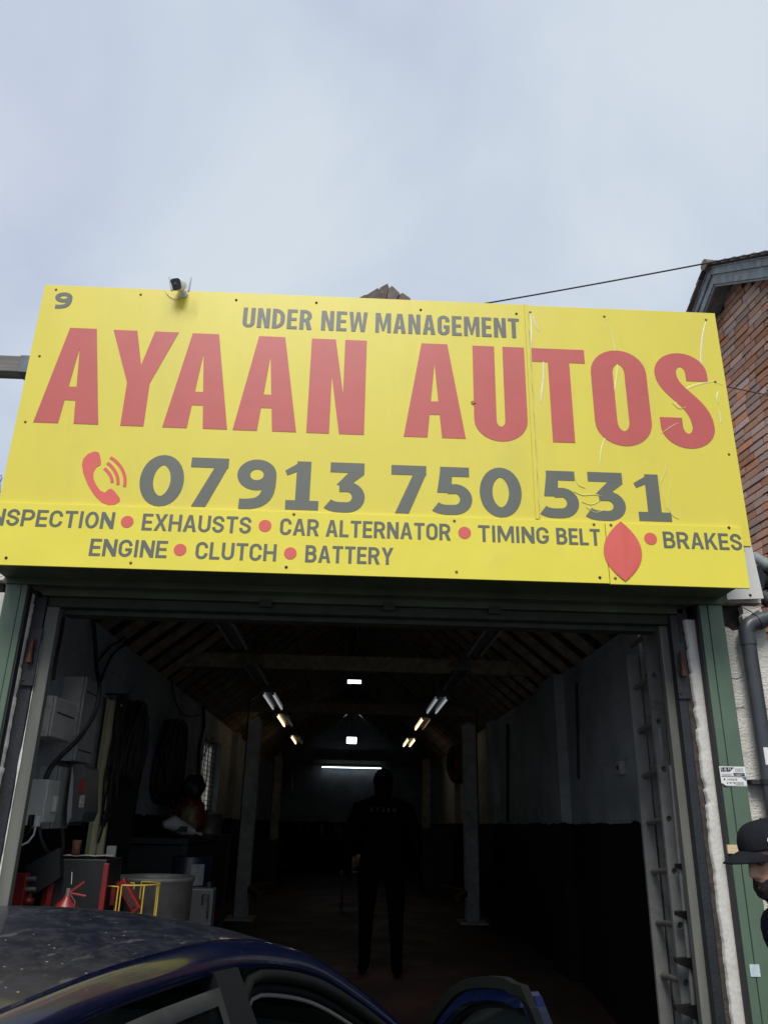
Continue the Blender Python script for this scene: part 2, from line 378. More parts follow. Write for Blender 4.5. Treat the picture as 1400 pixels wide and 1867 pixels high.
# ================================================================== ground
m_asph = mat('asphalt', (.055, .055, .056), .85, var=.25, vs=3, bump=.004, bs=120)
g = MB(); g.add([(-150, -150, 0), (150, -150, 0), (150, 4.40, 0), (-150, 4.40, 0)], [(0, 1, 2, 3)])
g.add([(-150, 4.40, 0), (-2.3, 4.40, 0), (-2.3, 150, 0), (-150, 150, 0)], [(0, 1, 2, 3)])
g.add([(2.4, 4.40, 0), (150, 4.40, 0), (150, 150, 0), (2.4, 150, 0)], [(0, 1, 2, 3)])
g.add([(-2.3, 25, 0), (2.4, 25, 0), (2.4, 150, 0), (-2.3, 150, 0)], [(0, 1, 2, 3)])
g.build('ground', m_asph, kind='structure')

# ================================================================== main shop sign
YU, YL = 4.0, 3.984
def S(x, y, Y=YU):
    p = at(x, y, Y); return p.x, p.z
sign = thing('shop_sign', 'large yellow fascia sign reading AYAAN AUTOS in big red letters above the garage door', 'shop sign', (0.1, YU, 3.2))
ZT, ZB = 4.660, 3.10
XL, XR, XS = -1.916, 2.133, at(970, 760, YU).x
xs_top = at(961, 558, YU).x
mb = MB(); mb.box(XL, XS - .002, YU, YU + .022, ZB, ZT); mb.build('panel', m_yellow, sign, bevel=.0015)
mb = MB(); mb.box(XS + .002, XR, YU - .002, YU + .02, ZB + .045, ZT - .006); mb.build('panel', m_yellow, sign, bevel=.0015)
# joint trim with curling edge
mb = MB(); mb.box(XS - .013, XS + .006, YU - .007, YU - .0023, 3.262, ZT + .001); mb.build('joint_strip', m_yellow, sign, bevel=.001)
mb = MB(); p = [Vector((XS + .010 + .003 * math.sin(i * 1.9) , YU - .006, 3.27 + i * .0557)) for i in range(25)]; mb.tube(p, .0028, 5); mb.build('sealant_bead', m_film, sign)
# timber / metal frame behind the boards
mb = MB(); mb.box(XL + .03, XR - .03, YU + .024, YU + .07, 3.12, 3.2); mb.box(XL + .03, XR - .03, YU + .024, YU + .07, 4.5, 4.6)
for x in (-1.5, -.5, .5, 1.4, 2.0): mb.box(x, x + .05, YU + .024, YU + .07, 3.2, 4.5)
mb.build('back_frame', m_timber, sign)
# big red letters : (char, x left, x right, y top, y bottom)
def big(ch, xa, xb, zt, zb, mtl, s, t, name='letter', Y=YU):
    h = zt - zb; put_glyph(ch, xa, xb, zb, h, Y, mtl, sign, s, t, name=name)
zbA = [at(61, 769.7, YU).z, at(663, 794.4, YU).z]; 
def zline(x, pa, pb):   # height on the sign of a measured pixel line at sign x
    a, b = at(*pa, YU), at(*pb, YU); return a.z + (b.z - a.z) * (x - a.x) / (b.x - a.x)
BOT = ((61, 769.7), (1027, 807)); TOP = ((163 / 2.1875 + 60, 598), (1063, 639))
X_ = lambda px, py: at(px, py, YU).x
for ch, xa, xb in (('A', X_(61.4, 769.7), X_(179.8, 773.8)), ('Y', X_(207.7, 601.5), X_(326.5, 607)), ('A', X_(296.3, 778.4), X_(414.3, 783.9)),
                   ('A', X_(424.3, 783.9), X_(540, 789.4)), ('N', X_(558.3, 790.3), X_(663.4, 794.4)), ('A', X_(735.7, 797.5), X_(849, 801.6)),
                   ('U', X_(860.9, 632), X_(954.6, 635.7)), ('T', X_(968, 636.6), X_(1063.4, 638.9)), ('O', X_(1076, 677), X_(1188, 778)), ('S', X_(1191, 673), X_(1301, 774))):
    xm = (xa + xb) / 2; zb, zt = zline(xm, *BOT), zline(xm, *TOP); h = zt - zb
    if ch in 'OS': zb -= .008; h += .016
    if ch == 'U': zb -= .008; h += .008
    if ch in 'OUNT': s = .205
    else: s = .205
    put_glyph(ch, xa, xb, zb, h, YU - (.002 if xa > XS - .02 else 0), m_red, sign, s, .15)
DB = ((300, 922.4), (912, 943.3)); DT = ((350.7, 834), (776.8, 851))
for ch, xa, xb in (('0', X_(255.2, 877), X_(335.7, 877)), ('7', X_(350.7, 834), X_(418.4, 837)), ('9', X_(431.7, 880), X_(503.4, 880)), ('1', X_(520.8, 856), X_(579.8, 931)),
                   ('3', X_(594, 920), X_(665.7, 880)), ('7', X_(713.7, 849), X_(776.8, 851)), ('5', X_(790.5, 929), X_(860.5, 905)), ('0', X_(874.2, 898), X_(950.5, 898)),
                   ('5', X_(986.6, 930), X_(1054.7, 915)), ('3', X_(1069.4, 930), X_(1139.3, 917)), ('1', X_(1153.5, 876), X_(1224.3, 951))):
    xm = (xa + xb) / 2; zb, zt = zline(xm, (350.7, 923.3), (1200, 951)), zline(xm, (350.7, 834), (1120, 863)); h = zt - zb
    if ch in '093': zb -= .006; h += .008
    if ch == '0': h += .006
    put_glyph(ch, xa, xb, zb, h, YU - (.002 if xa > XS - .02 else 0), m_grey, sign, .235 if ch != '1' else .25, .20, name='digit')
def word_line(word, xa, xb, yb_a, yb_b, h, mtl, parent, Y, **k):
    a, b = at(xa, yb_a, Y), at(xb, yb_b, Y)
    put_word(word, a.x, b.x, (a.z + b.z) / 2, h, Y, mtl, parent, **k)
hU = at(443, 560, YU).z - at(441, 595.5, YU).z
for wd, xa, xb in (('UNDER', 441.5, 568), ('NEW', 585, 669.5), ('MANAGEMENT', 684, 947)):
    f = lambda x: 596.3 + (x - 443) * (616.5 - 596.3) / (945 - 443)
    word_line(wd, xa, xb, f(xa), f(xb), hU, m_grey, sign, YU, s=.182, t=.145, gap=.11)
# the door number
a, b = at(97.5, 562.0, YU), at(129, 563, YU); put_glyph('9', a.x, b.x, a.z, at(100, 532.5, YU).z - a.z, YU, m_grey, sign, .24, .22, name='digit')
# telephone symbol
ph = lambda X, Y_: S(X / 2, Y_ / 2 + 480)
outer = [(354, 687), (363, 692), (370, 720), (368, 735), (352, 744), (342, 762), (342, 785), (352, 808), (368, 830), (384, 836), (398, 824), (408, 822), (420, 832), (438, 856), (438, 868), (420, 880), (398, 882), (372, 872), (345, 845), (322, 808), (305, 765), (300, 735), (306, 712), (322, 696), (340, 688)]
mb = MB(); mb.prism([ph(*p) for p in outer][::-1], [], lambda u, v, d: Vector((u, YU - .0022 + d, v)), .0022); mb.build('telephone_symbol', m_redb, sign, fixn=False)
for pts in (((382, 748), (400, 762), (412, 782), (410, 800)), ((393, 728), (418, 745), (436, 778), (431, 808)), ((404, 708), (440, 728), (466, 770), (455, 815))):
    q = [ph(*p) for p in pts]; st, _ = sweep(bez(*q, n=14), .017, .017)
    mb = MB(); mb.prism(st, [], lambda u, v, d: Vector((u, YU - .0022 + d, v)), .0022); mb.build('signal_arc', m_redb, sign, fixn=False)
# screws on the upper boards
scr = MB(); scr.lathe([(0, -.006), (.005, -.0055), (.0075, -.002), (.009, 0)], axis=(0, 1, 0), n=8); scr_me = scr.mesh('screw'); scr_me.materials.append(m_rust)
scr2_me = scr_me.copy(); scr2_me.materials.clear(); scr2_me.materials.append(m_dark)
stain = mat('rust_stain', (.50, .38, .06), .6, var=.2, vs=40)
def screw(px, py, par, Y=YU, dark=False, sc_=1.0):
    p = at(px, py, Y); inst(scr2_me if dark else scr_me, 'screw', par, (p.x, Y - .001, p.z), scale=(sc_,) * 3)
for px, py, d in ((103, 528, 0), (257, 537, 0), (431, 547, 1), (577, 552, 1), (767, 565, 1), (941, 572, 1), (73, 649, 0), (47, 769, 0), (93, 600, 0), (966, 569, 0), (1101, 577, 0), (1286, 583, 0), (1303, 696, 0), (1328, 828, 0)):
    if (px, py) == (93, 600): continue
    screw(px, py, sign, YU - (.002 if px > 960 else 0), d, .9)
# peeling film wrinkles on the right board (raised ribbons)
def ribbon(px, wid, mtl, name='loose_film', Y=YU - .0025, lift=.0015):
    P = []
    n = len(px)
    pts = []
    for i in range((n - 1) * 6 + 1):
        t = i / 6; k = min(int(t), n - 2); f = t - k
        p0, p1, p2, p3 = px[max(k - 1, 0)], px[k], px[k + 1], px[min(k + 2, n - 1)]
        pts.append(tuple(.5 * (2 * p1[j] + (p2[j] - p0[j]) * f + (2 * p0[j] - 5 * p1[j] + 4 * p2[j] - p3[j]) * f * f + (3 * p1[j] - p0[j] - 3 * p2[j] + p3[j]) * f ** 3) for j in (0, 1)))
    N = len(pts)
    for i, q in enumerate(pts):
        a = at(*pts[max(i - 1, 0)], Y); b = at(*pts[min(i + 1, N - 1)], Y); d = (b - a).normalized(); nrm = Vector((-d.z, 0, d.x))
        c_ = at(*q, Y); ww = wid * (math.sin(PI * (i + .6) / (N + .2)) ** .6) * (.75 + .4 * math.sin(i * 1.7) ** 2)
        P.append([c_ - nrm * ww, c_ - nrm * ww * .4 + Vector((0, -lift, 0)), c_ + nrm * ww * .3 + Vector((0, -lift * .8, 0)), c_ + nrm * ww])
    mb = MB(); mb.grid(P); return mb.build(name, mtl, sign, fixn=True)
ribbon([(1101, 577), (1113, 605), (1122, 640), (1125, 675), (1118, 720), (1106, 765), (1103, 795)], .006, m_film)
ribbon([(1103, 798), (1096, 820), (1093, 852)], .006, m_film)
ribbon([(1286, 586), (1280, 620), (1278, 655), (1281, 683)], .009, m_film2)
ribbon([(1303, 695), (1280, 699), (1255, 707), (1240, 722), (1230, 738)], .008, m_film)
ribbon([(1303, 696), (1311, 699), (1316, 702)], .005, m_film)
ribbon([(1309, 714), (1307, 725), (1309, 735)], .008, m_film)
ribbon([(1310, 748), (1313, 760), (1314, 772)], .008, m_film)
ribbon([(971, 572), (976, 590), (982, 604)], .008, m_film2)
ribbon([(984, 632), (990, 655), (991, 690), (987, 720), (986, 735)], .009, m_film2)
ribbon([(966, 566), (969, 600), (968, 640)], .006, m_dark.copy() if False else m_alu)
for q in ([(1045, 896), (1062, 903), (1080, 902), (1100, 905)], [(1060, 915), (1078, 920), (1094, 912)], [(1068, 925), (1085, 934), (1100, 930)], [(1201, 870), (1206, 900), (1215, 935)], [(1222, 880), (1219, 910), (1224, 940)], [(1215, 925), (1226, 940), (1236, 946)], [(1215, 845), (1211, 862), (1204, 880)],
          [(1225, 735), (1238, 745), (1252, 741)], [(1205, 790), (1222, 778), (1238, 770)], [(1048, 870), (1054, 884), (1066, 890)]):
    ribbon(q, .0028, m_film, lift=.003, name='film_crease')
mb = MB(); p = at(862.5, 734, YU); mb.obox((p.x, YU - .004, p.z), ((1, 0, .4), (0, 1, 0), (-.4, 0, 1)), (.011, .003, .009)); mb.build('rust_flake', m_rust, sign)

# ================================================================== lower services board
sv = thing('services_sign', 'long yellow strip sign listing INSPECTION, EXHAUSTS and other services under the main sign', 'sign', (0.1, YL, 2.92))
zlt, zlb = at(700, 938.5, YL).z, at(683, 1050.5, YL).z
XLr = at(1365, 1064, YL).x; XSl = at(1106, 1000, YL).x
mb = MB(); mb.box(-1.99, XSl - .0015, YL, YL + .0135, zlb, zlt); mb.build('panel', m_yellow2, sv, bevel=.001)
mb = MB(); mb.box(XSl + .0015, XLr, YL - .002, YL + .0125, zlb - .004, zlt - .004); mb.build('panel', m_yellow2, sv, bevel=.001)
h1 = at(518, 945.5, YL).z - at(516, 975.5, YL).z
def base1(x): return 964.5 + (x - 206) * (1003.5 - 964.5) / (1353 - 206)
for wd, xa, xb in (('INSPECTION', -30, 206.8), ('EXHAUSTS', 258, 457), ('CAR', 509.8, 581), ('ALTERNATOR', 593.5, 821.5), ('TIMING', 871.6, 1000.8), ('BELT', 1014.5, 1094.9), ('BRAKES', 1210, 1353.4)):
    word_line(wd, xa, xb, base1(xa), base1(xb), h1, m_grey, sv, YL - (.002 if xa > 1110 else 0), s=.175, t=.15)
def base2(x): return 1013 + (x - 162) * (1029.5 - 1013) / (716 - 162)
for wd, xa, xb in (('ENGINE', 162, 303.5), ('CLUTCH', 355.5, 503), ('BATTERY', 556, 716.5)):
    word_line(wd, xa, xb, base2(xa), base2(xb), h1, m_grey, sv, YL, s=.175, t=.15)
for px, py in ((232.5, 951.3), (483.5, 958.7), (846.7, 971.3), (1185, 982.5), (328.8, 1002.4), (529.5, 1008.8)):
    p = at(px, py, YL); r = abs(at(px + 11.6, py, YL).x - p.x)
    mb = MB(); Yd = YL - (.004 if px > 1110 else .002)
    mb.prism([(p.x + r * math.cos(2 * PI * k / 28), p.z + r * math.sin(2 * PI * k / 28)) for k in range(28)], [], lambda u, v, d: Vector((u, Yd + d, v)), .002)
    mb.build('bullet_dot', m_redb, sv, fixn=False)
for half in (0, 1):    # the leaf shape, creased down its middle
    tp, bt = at(1130, 951.3, YL), at(1139, 1060, YL); md = at(1135.5 + (-31.5 if half == 0 else 32), 1006, YL)
    top, bot = (tp.x, tp.z), (bt.x, bt.z); k = (-.137 if half == 0 else .137)
    edge = bez(bot, (bot[0] + k, bot[1] + .095), (top[0] + k, top[1] - .11), top, 16)
    o_ = edge; 
    if half == 1: o_ = edge
    else: o_ = edge[::-1]
    mb = MB(); cx = lambda z: bot[0] + (top[0] - bot[0]) * (z - bot[1]) / (top[1] - bot[1])
    mb.prism(o_, [], lambda u, v, d: Vector((u, YL - .0045 + d - .004 * max(0, 1 - abs(u - cx(v)) / .05), v)), .0025); mb.build('leaf_half', m_redb, sv, fixn=False)
for px, py, d in ((536, 937.5, 0), (828, 949.5, 0), (1082, 956, 0), (1113, 957, 0), (12, 1017, 1), (239, 1026, 0), (522, 1034, 1), (832, 1042.5, 0), (1093, 1053, 1), (1121, 1054, 0), (1328, 962, 1)):
    screw(px, py, sv, YL - (.002 if px > 1110 else 0), d, .95)

# ================================================================== CCTV camera
P0 = at(335, 537, YU)
cc = thing('security_camera', 'small white security camera with two stub aerials on the top edge of the yellow sign', 'camera', (P0.x, YU, P0.z))
mb = MB(); mb.lathe([(0, -.012), (.020, -.012), (.026, -.006), (.027, 0), (0, 0)], c=(P0.x, YU - .001, P0.z), axis=(0, 1, 0), n=24); mb.build('mount_plate', m_plast, cc)
mb = MB(); mb.tube([(P0.x, YU - .012, P0.z), (P0.x - .01, YU - .05, P0.z + .015), (P0.x - .02, YU - .055, P0.z + .035)], [.012, .011, .013], 12); mb.build('mount_arm', m_plast, cc)
C0 = at(325, 519, YU - .07); fw = (Vector((0, 0, CH)) - C0 + Vector((-2.2, 0, .4))).normalized(); rt = fw.cross(Vector((0, 0, 1))).normalized(); up = rt.cross(fw)
def rsq(c0, r, q, n=24, k=4):
    o = []
    for i in range(n):
        a = 2 * PI * i / n; ca, sa = math.cos(a), math.sin(a); f = (abs(ca) ** k + abs(sa) ** k) ** (-1 / k); o.append(c0 + (rt * ca + up * sa) * r * f)
    return o
mb = MB(); mb.grid([rsq(C0 - fw * .065, .012, 0, k=2), rsq(C0 - fw * .06, .028, 0, k=2.3), rsq(C0 - fw * .02, .035, 0, k=2.6), rsq(C0 + fw * .02, .036, 0), rsq(C0 + fw * .031, .034, 0)], wrap=True); mb.build('camera_body', m_plast, cc)
m_lens = mat('camera_face', (.07, .08, .09), .2, var=0)
mb = MB(); r_ = rsq(C0 + fw * .033, .027, 0); mb.grid([rsq(C0 + fw * .029, .029, 0), r_], wrap=True); mb.add(r_, [tuple(range(24))]); mb.build('camera_face', m_lens, cc)
mb = MB(); mb.lathe([(.0, .004), (.009, .004), (.012, 0)], c=C0 + fw * .031, axis=fw, n=16); mb.build('lens', mat('lens_ring', (.10, .11, .12), .1, var=0), cc)
for bx, by, tx, ty in ((316, 530, 310, 507), (341, 531, 348, 508)):
    a, b = at(bx - (2 if bx < 320 else -3), by, YU - .09), at(tx - (1 if bx < 320 else -1), ty - 2, YU - .09); mb = MB(); mb.tube([a, a.lerp(b, .2), b], [.0065, .0072, .0032], 8); mb.build('aerial', m_plastg, cc)
mb = MB(); mb.tube([at(x, y, YU - .006) for x, y in ((302, 526), (304, 534), (311, 541), (320, 544.5), (330, 544))], .0022, 6); mb.build('cable', m_plast, cc)

# ================================================================== garage building
YF = 4.36
gar = thing('garage_building', 'single storey garage with white rendered front, timber roof and dark workshop inside', 'garage', (0, YF, 0))
EV, RZ, XW0, XW1, YB = 3.15, 4.86, -2.05, 2.10, 24.2
m_inwall = bpy.data.materials.new('painted_block_wall'); m_inwall.use_nodes = True
def two_tone(m, up_c, lo_c, zsp):
    t = m.node_tree; N = t.nodes; L = t.links; b = N['Principled BSDF']; b.inputs['Roughness'].default_value = .8; b.inputs['Specular IOR Level'].default_value = .2
    g_ = N.new('ShaderNodeNewGeometry'); s_ = N.new('ShaderNodeSeparateXYZ'); L.new(g_.outputs['Position'], s_.inputs[0])
    nz = N.new('ShaderNodeTexNoise'); nz.inputs['Scale'].default_value = 6; nz.inputs['Detail'].default_value = 6; L.new(g_.outputs['Position'], nz.inputs['Vector'])
    ad = N.new('ShaderNodeMath'); ad.operation = 'MULTIPLY_ADD'; ad.inputs[1].default_value = .07; L.new(nz.outputs[0], ad.inputs[0]); L.new(s_.outputs[2], ad.inputs[2])
    gt = N.new('ShaderNodeMath'); gt.operation = 'GREATER_THAN'; gt.inputs[1].default_value = zsp + .035; L.new(ad.outputs[0], gt.inputs[0])
    n2 = N.new('ShaderNodeTexNoise'); n2.inputs['Scale'].default_value = 1.7; n2.inputs['Detail'].default_value = 8; n2.inputs['Roughness'].default_value = .65; L.new(g_.outputs['Position'], n2.inputs['Vector'])
    rp = N.new('ShaderNodeValToRGB'); rp.color_ramp.elements[0].position = .3; rp.color_ramp.elements[1].position = .65
    rp.color_ramp.elements[0].color = tuple(x * .55 for x in up_c) + (1,); rp.color_ramp.elements[1].color = tuple(up_c) + (1,); L.new(n2.outputs[0], rp.inputs[0])
    mx_ = N.new('ShaderNodeMixRGB'); L.new(gt.outputs[0], mx_.inputs[0]); mx_.inputs[1].default_value = tuple(lo_c) + (1,); L.new(rp.outputs[0], mx_.inputs[2]); L.new(mx_.outputs[0], b.inputs['Base Color'])
    br = N.new('ShaderNodeTexBrick'); br.inputs['Scale'].default_value = 1; br.inputs['Brick Width'].default_value = .44; br.inputs['Row Height'].default_value = .22; br.inputs['Mortar Size'].default_value = .008; br.inputs['Mortar Smooth'].default_value = .4
    cb = N.new('ShaderNodeCombineXYZ'); sm = N.new('ShaderNodeMath'); L.new(s_.outputs[0], sm.inputs[0]); L.new(s_.outputs[1], sm.inputs[1]); L.new(sm.outputs[0], cb.inputs[0]); L.new(s_.outputs[2], cb.inputs[1]); L.new(cb.outputs[0], br.inputs['Vector'])
    n4 = N.new('ShaderNodeTexNoise'); n4.inputs['Scale'].default_value = 30; n4.inputs['Detail'].default_value = 5; L.new(g_.outputs['Position'], n4.inputs['Vector'])
    b1 = N.new('ShaderNodeBump'); b1.inputs['Distance'].default_value = .006; b1.invert = True; L.new(br.outputs['Fac'], b1.inputs['Height'])
    b2 = N.new('ShaderNodeBump'); b2.inputs['Distance'].default_value = .004; L.new(n4.outputs[0], b2.inputs['Height']); L.new(b1.outputs[0], b2.inputs['Normal']); L.new(b2.outputs[0], b.inputs['Normal'])
two_tone(m_inwall, (.40, .445, .465), (.004, .0045, .0055), 1.745)
m_rafter = mat('old_rafter', (.27, .225, .165), .85, var=.35, vs=12, bump=.003, bs=40, rnd=.25)
m_felt = mat('dark_underlay', (.022, .024, .024), .9, var=.3, vs=3)
YI = 4.62   # inner face of the front wall
# side walls (left one has a window opening)
WY0, WY1, WZ0, WZ1 = 11.6, 13.2, 1.80, 2.84
mb = MB(); mb.box(XW0 - .22, XW0, YI, WY0, -.1, EV); mb.box(XW0 - .22, XW0, WY1, YB, -.1, EV); mb.box(XW0 - .22, XW0, WY0, WY1, -.1, WZ0); mb.box(XW0 - .22, XW0, WY0, WY1, WZ1, EV)
mb.build('side_wall', m_inwall, gar)
mb = MB(); mb.box(XW1, XW1 + .22, YI, YB, -.1, EV); mb.build('side_wall', m_inwall, gar)
mb = MB(); mb.prism([(XW0 - .22, -.1), (XW1 + .22, -.1), (XW1 + .22, EV), ((XW0 + XW1) / 2, RZ), (XW0 - .22, EV)], [], lambda u, v, d: Vector((u, YB + d, v)), .22, back=True); mb.build('back_wall', m_inwall, gar)
# wall piers
for X0, X1, ya, yb, zt in ((XW1 - .10, XW1, 7.95, 8.6, EV - .0), (XW1 - .10, XW1, 11.7, 12.2, EV), (XW1 - .1, XW1, 16, 16.4, EV), (XW0, XW0 + .10, 14.3, 14.75, EV), (XW0, XW0 + .1, 9.0, 9.03, 3.0)):
    if yb - ya < .1: continue
    mb = MB(); mb.box(X0 + (.001 if X0 < 0 else 0), X1 - (.001 if X0 > 0 else 0), ya, yb, 0, zt - .01); mb.build('wall_pier', m_inwall, gar)
# front wall: jambs, gable above the opening
OXL, OXR, OZT = -1.83, 1.86, 2.90
mb = MB()
gx0, gx1 = -2.27, 2.33
mb.prism([(gx0, 2.93), (gx1, 2.93), (gx1, 3.1), (.13, 4.88), (gx0, 3.1)], [], lambda u, v, d: Vector((u, YF + d, v)), .25, back=True)
mb.build('gable_wall', m_render, gar)
# jamb plaster with ragged inner edge (right) and (left)
def ragged(x_in, x_out, z0, z1, Y0, Y1, seed, amp, mtl, name, taper=0):
    rnd = random.Random(seed); n = 260; P = []
    off = 0
    for i in range(n + 1):
        z = z0 + (z1 - z0) * i / n; off = off * .8 + rnd.uniform(-1, 1) * amp * .16 + (amp * .7 * (1 if x_out > x_in else -1) if rnd.random() < .03 else 0)
        xe = x_in + off + taper * (z - z0) / (z1 - z0); sg = 1 if x_out > x_in else -1
        bl = .004 + .002 * rnd.random()
        mid = Y0 + rnd.uniform(-.0006, .0006)
        P.append([Vector((xe + sg * .0, Y1, z)), Vector((xe, Y0 + bl * 1.5, z)), Vector((xe + sg * bl * .6, Y0 + .004, z)), Vector((xe + sg * bl * 1.6, mid, z)),
                  Vector(((x_in + x_out) / 2, mid - .0005, z)), Vector((x_out, Y0, z)), Vector((x_out, Y1, z))])
    mb = MB(); mb.grid(P); mb.add(P[-1], [tuple(range(7))]); return mb.build(name, mtl, gar)
ragged(1.868, 1.948, -.05, 2.82, YF, YI, 3, .014, m_plaster, 'plaster_jamb')
ragged(-1.786, -1.99, -.05, 2.86, YF, YI, 5, .010, m_plaster, 'plaster_jamb', taper=-.008)
# exposed brown masonry edge behind the plaster
m_mas = mat('exposed_masonry', (.05, .04, .033), .9, var=.5, vs=30, bump=.006, bs=50)
mb = MB(); mb.box(1.845, 1.90, YF + .03, YI - .004, -.05, 2.89); mb.build('jamb_masonry', m_mas, gar)
mb = MB(); mb.box(-1.85, -1.790, YF + .035, YI - .004, -.05, 2.89); mb.build('jamb_masonry', m_mas, gar)
for xa_, xb_ in ((1.952, 2.099), (-2.27, -1.992)): mb = MB(); mb.box(xa_, xb_, YF + .06, YI, -.05, 2.925); mb.build('front_wall_core', m_mas, gar)
# right rendered pier beyond the green post: broken top corner
P_ = [at(*q, YF) for q in ((1321, 1093), (1384, 1093))]
zt_ = 2.905; xa = 2.078
outl = [(xa, -.05), (xa, 2.785), (xa + .03, 2.775), (xa + .05, 2.757), (xa + .085, 2.765), (xa + .115, 2.755), (xa + .125, 2.80), (xa + .118, 2.845), (xa + .13, 2.865), (xa + .125, 2.905),
        (2.312, 2.905), (2.318, 2.80), (2.322, 2.70), (2.338, 2.66), (2.345, 2.56), (2.372, 2.50), (2.385, 2.42), (2.42, 2.30), (2.43, 2.1), (2.45, 1.9), (2.45, -.05)]
mb = MB(); mb.prism(outl, [], lambda u, v, d: Vector((u, YF - .02 + d, v)), .05, back=True); o = mb.build('rendered_pier', m_render, gar)
mb = MB(); mb.box(2.08, 2.32, YF + .06, YI - .02, -.05, 2.92); mb.build('pier_core', mat('dark_core', (.03, .028, .026), .9, var=.5, vs=20, bump=.01, bs=30), gar)
# cracks: thin dark tubes on the face, the shade inside painted as their colour
m_crack = mat('crack_shadow', (.07, .06, .05), .95, var=0)
for q in ([(1322, 1242), (1330, 1236), (1342, 1238), (1350, 1234)], [(1388, 1292), (1400, 1293)], [(1341, 1291), (1356, 1290)], [(1352, 1107), (1364, 1113), (1372, 1118), (1384, 1112)], [(1366, 1100), (1374, 1106)], [(1333, 1312), (1345, 1330), (1343, 1344)]):
    mb = MB(); mb.tube([at(x, y, YF - .0205) for x, y in q], .0022, 4); mb.build('crack', m_crack, gar)
# ---- door frame, navy posts
def post(px0, px1, Y0, Y1, zt, mtl, name, y=1500, zb=-.05, bev=.003):
    xa, xb = at(px0, y, Y0).x, at(px1, y, Y0).x; mb = MB(); mb.box(xa, xb, Y0, Y1, zb, zt); return mb.build(name, mtl, gar, bevel=bev), xa, xb
_, nx0, nx1 = post(1263, 1296, YF + .035, YF + .12, 2.855, m_navy, 'door_post')
_, fx0, fx1 = post(1240, 1262.5, YF + .09, YF + .14, 2.80, m_timber, 'door_frame_post')
xl0, xl1 = at(60, 1240, YF + .04).x, at(34, 1240, YF + .04).x
mb = MB(); mb.box(xl1, xl0, YF + .04, YF + .12, -.05, 2.855); mb.build('door_post', m_navy, gar, bevel=.003)
xf0, xf1 = at(62, 1240, YF + .05).x, at(86, 1240, YF + .05).x
mb = MB(); mb.box(xf0 + .002, xf1, YF + .05, YF + .10, -.05, 2.80); mb.build('door_frame_post', m_timber, gar, bevel=.003)
# flaking white paint edges on the frame
m_flake = mat('flaking_paint', (.6, .6, .57), .6, var=.2, vs=40)
def flakes(x, Y, zs, seed, name='flaking_paint'):
    rnd = random.Random(seed); mb = MB(); z0, z1 = zs; z = z0
    pl = []; n = int((z1 - z0) / .05)
    P = []
    for i in range(n + 1):
        z = z0 + i * .05; a = .0015 + .006 * rnd.random() ** 2
        P.append([Vector((x - a, Y - .002, z)), Vector((x + a * .8, Y - .003, z))])
    mb.grid(P, smooth=False); return mb.build(name, m_flake, gar, solid=.002)
flakes(fx1 - .004, YF + .088, (.6, 2.62), 1); flakes(xf0 + .006, YF + .048, (1.2, 2.62), 2)
m_head_t = mat('dark_head_timber', (.032, .034, .027), .75, var=.3, vs=14, dirt=((.03, .028, .022), .6, 6, .5, .8), bump=.003, bs=30)
# header: green box under the sign, lintel layers
mb = MB(); mb.hexa([(-1.93, 4.03, 2.925), (2.05, 4.03, 2.925), (2.05, 4.29, 2.925), (-1.93, 4.29, 2.925), (-1.93, 4.03, 3.10), (2.05, 4.03, 3.10), (2.05, 4.29, 3.10), (-1.93, 4.29, 3.10)]); mb.build('green_soffit_box', m_greend, gar, bevel=.004)
mb = MB(); mb.box(-1.94, 2.075, 4.292, 4.345, 2.895, 3.1); mb.build('green_header', m_greend, gar, bevel=.003)
mb = MB(); mb.box(-1.76, 1.88, YF + .03, YF + .13, 2.86, 2.925); mb.build('lintel_board', m_greend, gar, bevel=.003)
mb = MB(); mb.box(xf0, fx1 - .01, YF + .06, YF + .13, 2.805, 2.857); mb.build('door_head', m_head_t, gar, bevel=.003)
mb = MB(); mb.box(xf1 + .004, fx0 - .004, YF + .12, YF + .22, 2.775, 2.803); mb.build('door_head_stop', m_head_t, gar, bevel=.002)
for px in (485, 710, 900):
    mb = MB(); p = at(px, 1100, YF + .05); mb.box(p.x - .035, p.x + .035, YF + .02, YF + .058, 2.83, 2.87); mb.build('head_bracket', m_head_t, gar, bevel=.002)
# hinge plates and pins
for (x, y0, y1, par) in ((57, 1163, 1208, 'L'), (1244, 1188, 1233, 'R')):
    a, b = at(x, y0, YF + .0), at(x, y1, YF + .0); xx = (a.x + b.x) / 2
    mb = MB(); mb.box(xx - .034, xx + .034, YF + .022, YF + .036, b.z - .12, a.z + .06); mb.build('hinge_plate', m_navy, gar, bevel=.002)
    mb = MB(); mb.tube([(xx, YF - .002, a.z), (xx, YF - .002, b.z + .03), (xx, YF - .002, b.z + .028), (xx, YF - .002, b.z)], [.008, .012, .015, .016], 12); mb.build('hinge_pin', m_rustp, gar)
    for dz in (.04, -.09): mb = MB(); mb.lathe([(0, -.006), (.006, -.005), (.008, 0)], c=(xx - .022, YF + .021, b.z + dz), axis=(0, 1, 0), n=8); mb.build('bolt', m_dark, gar)
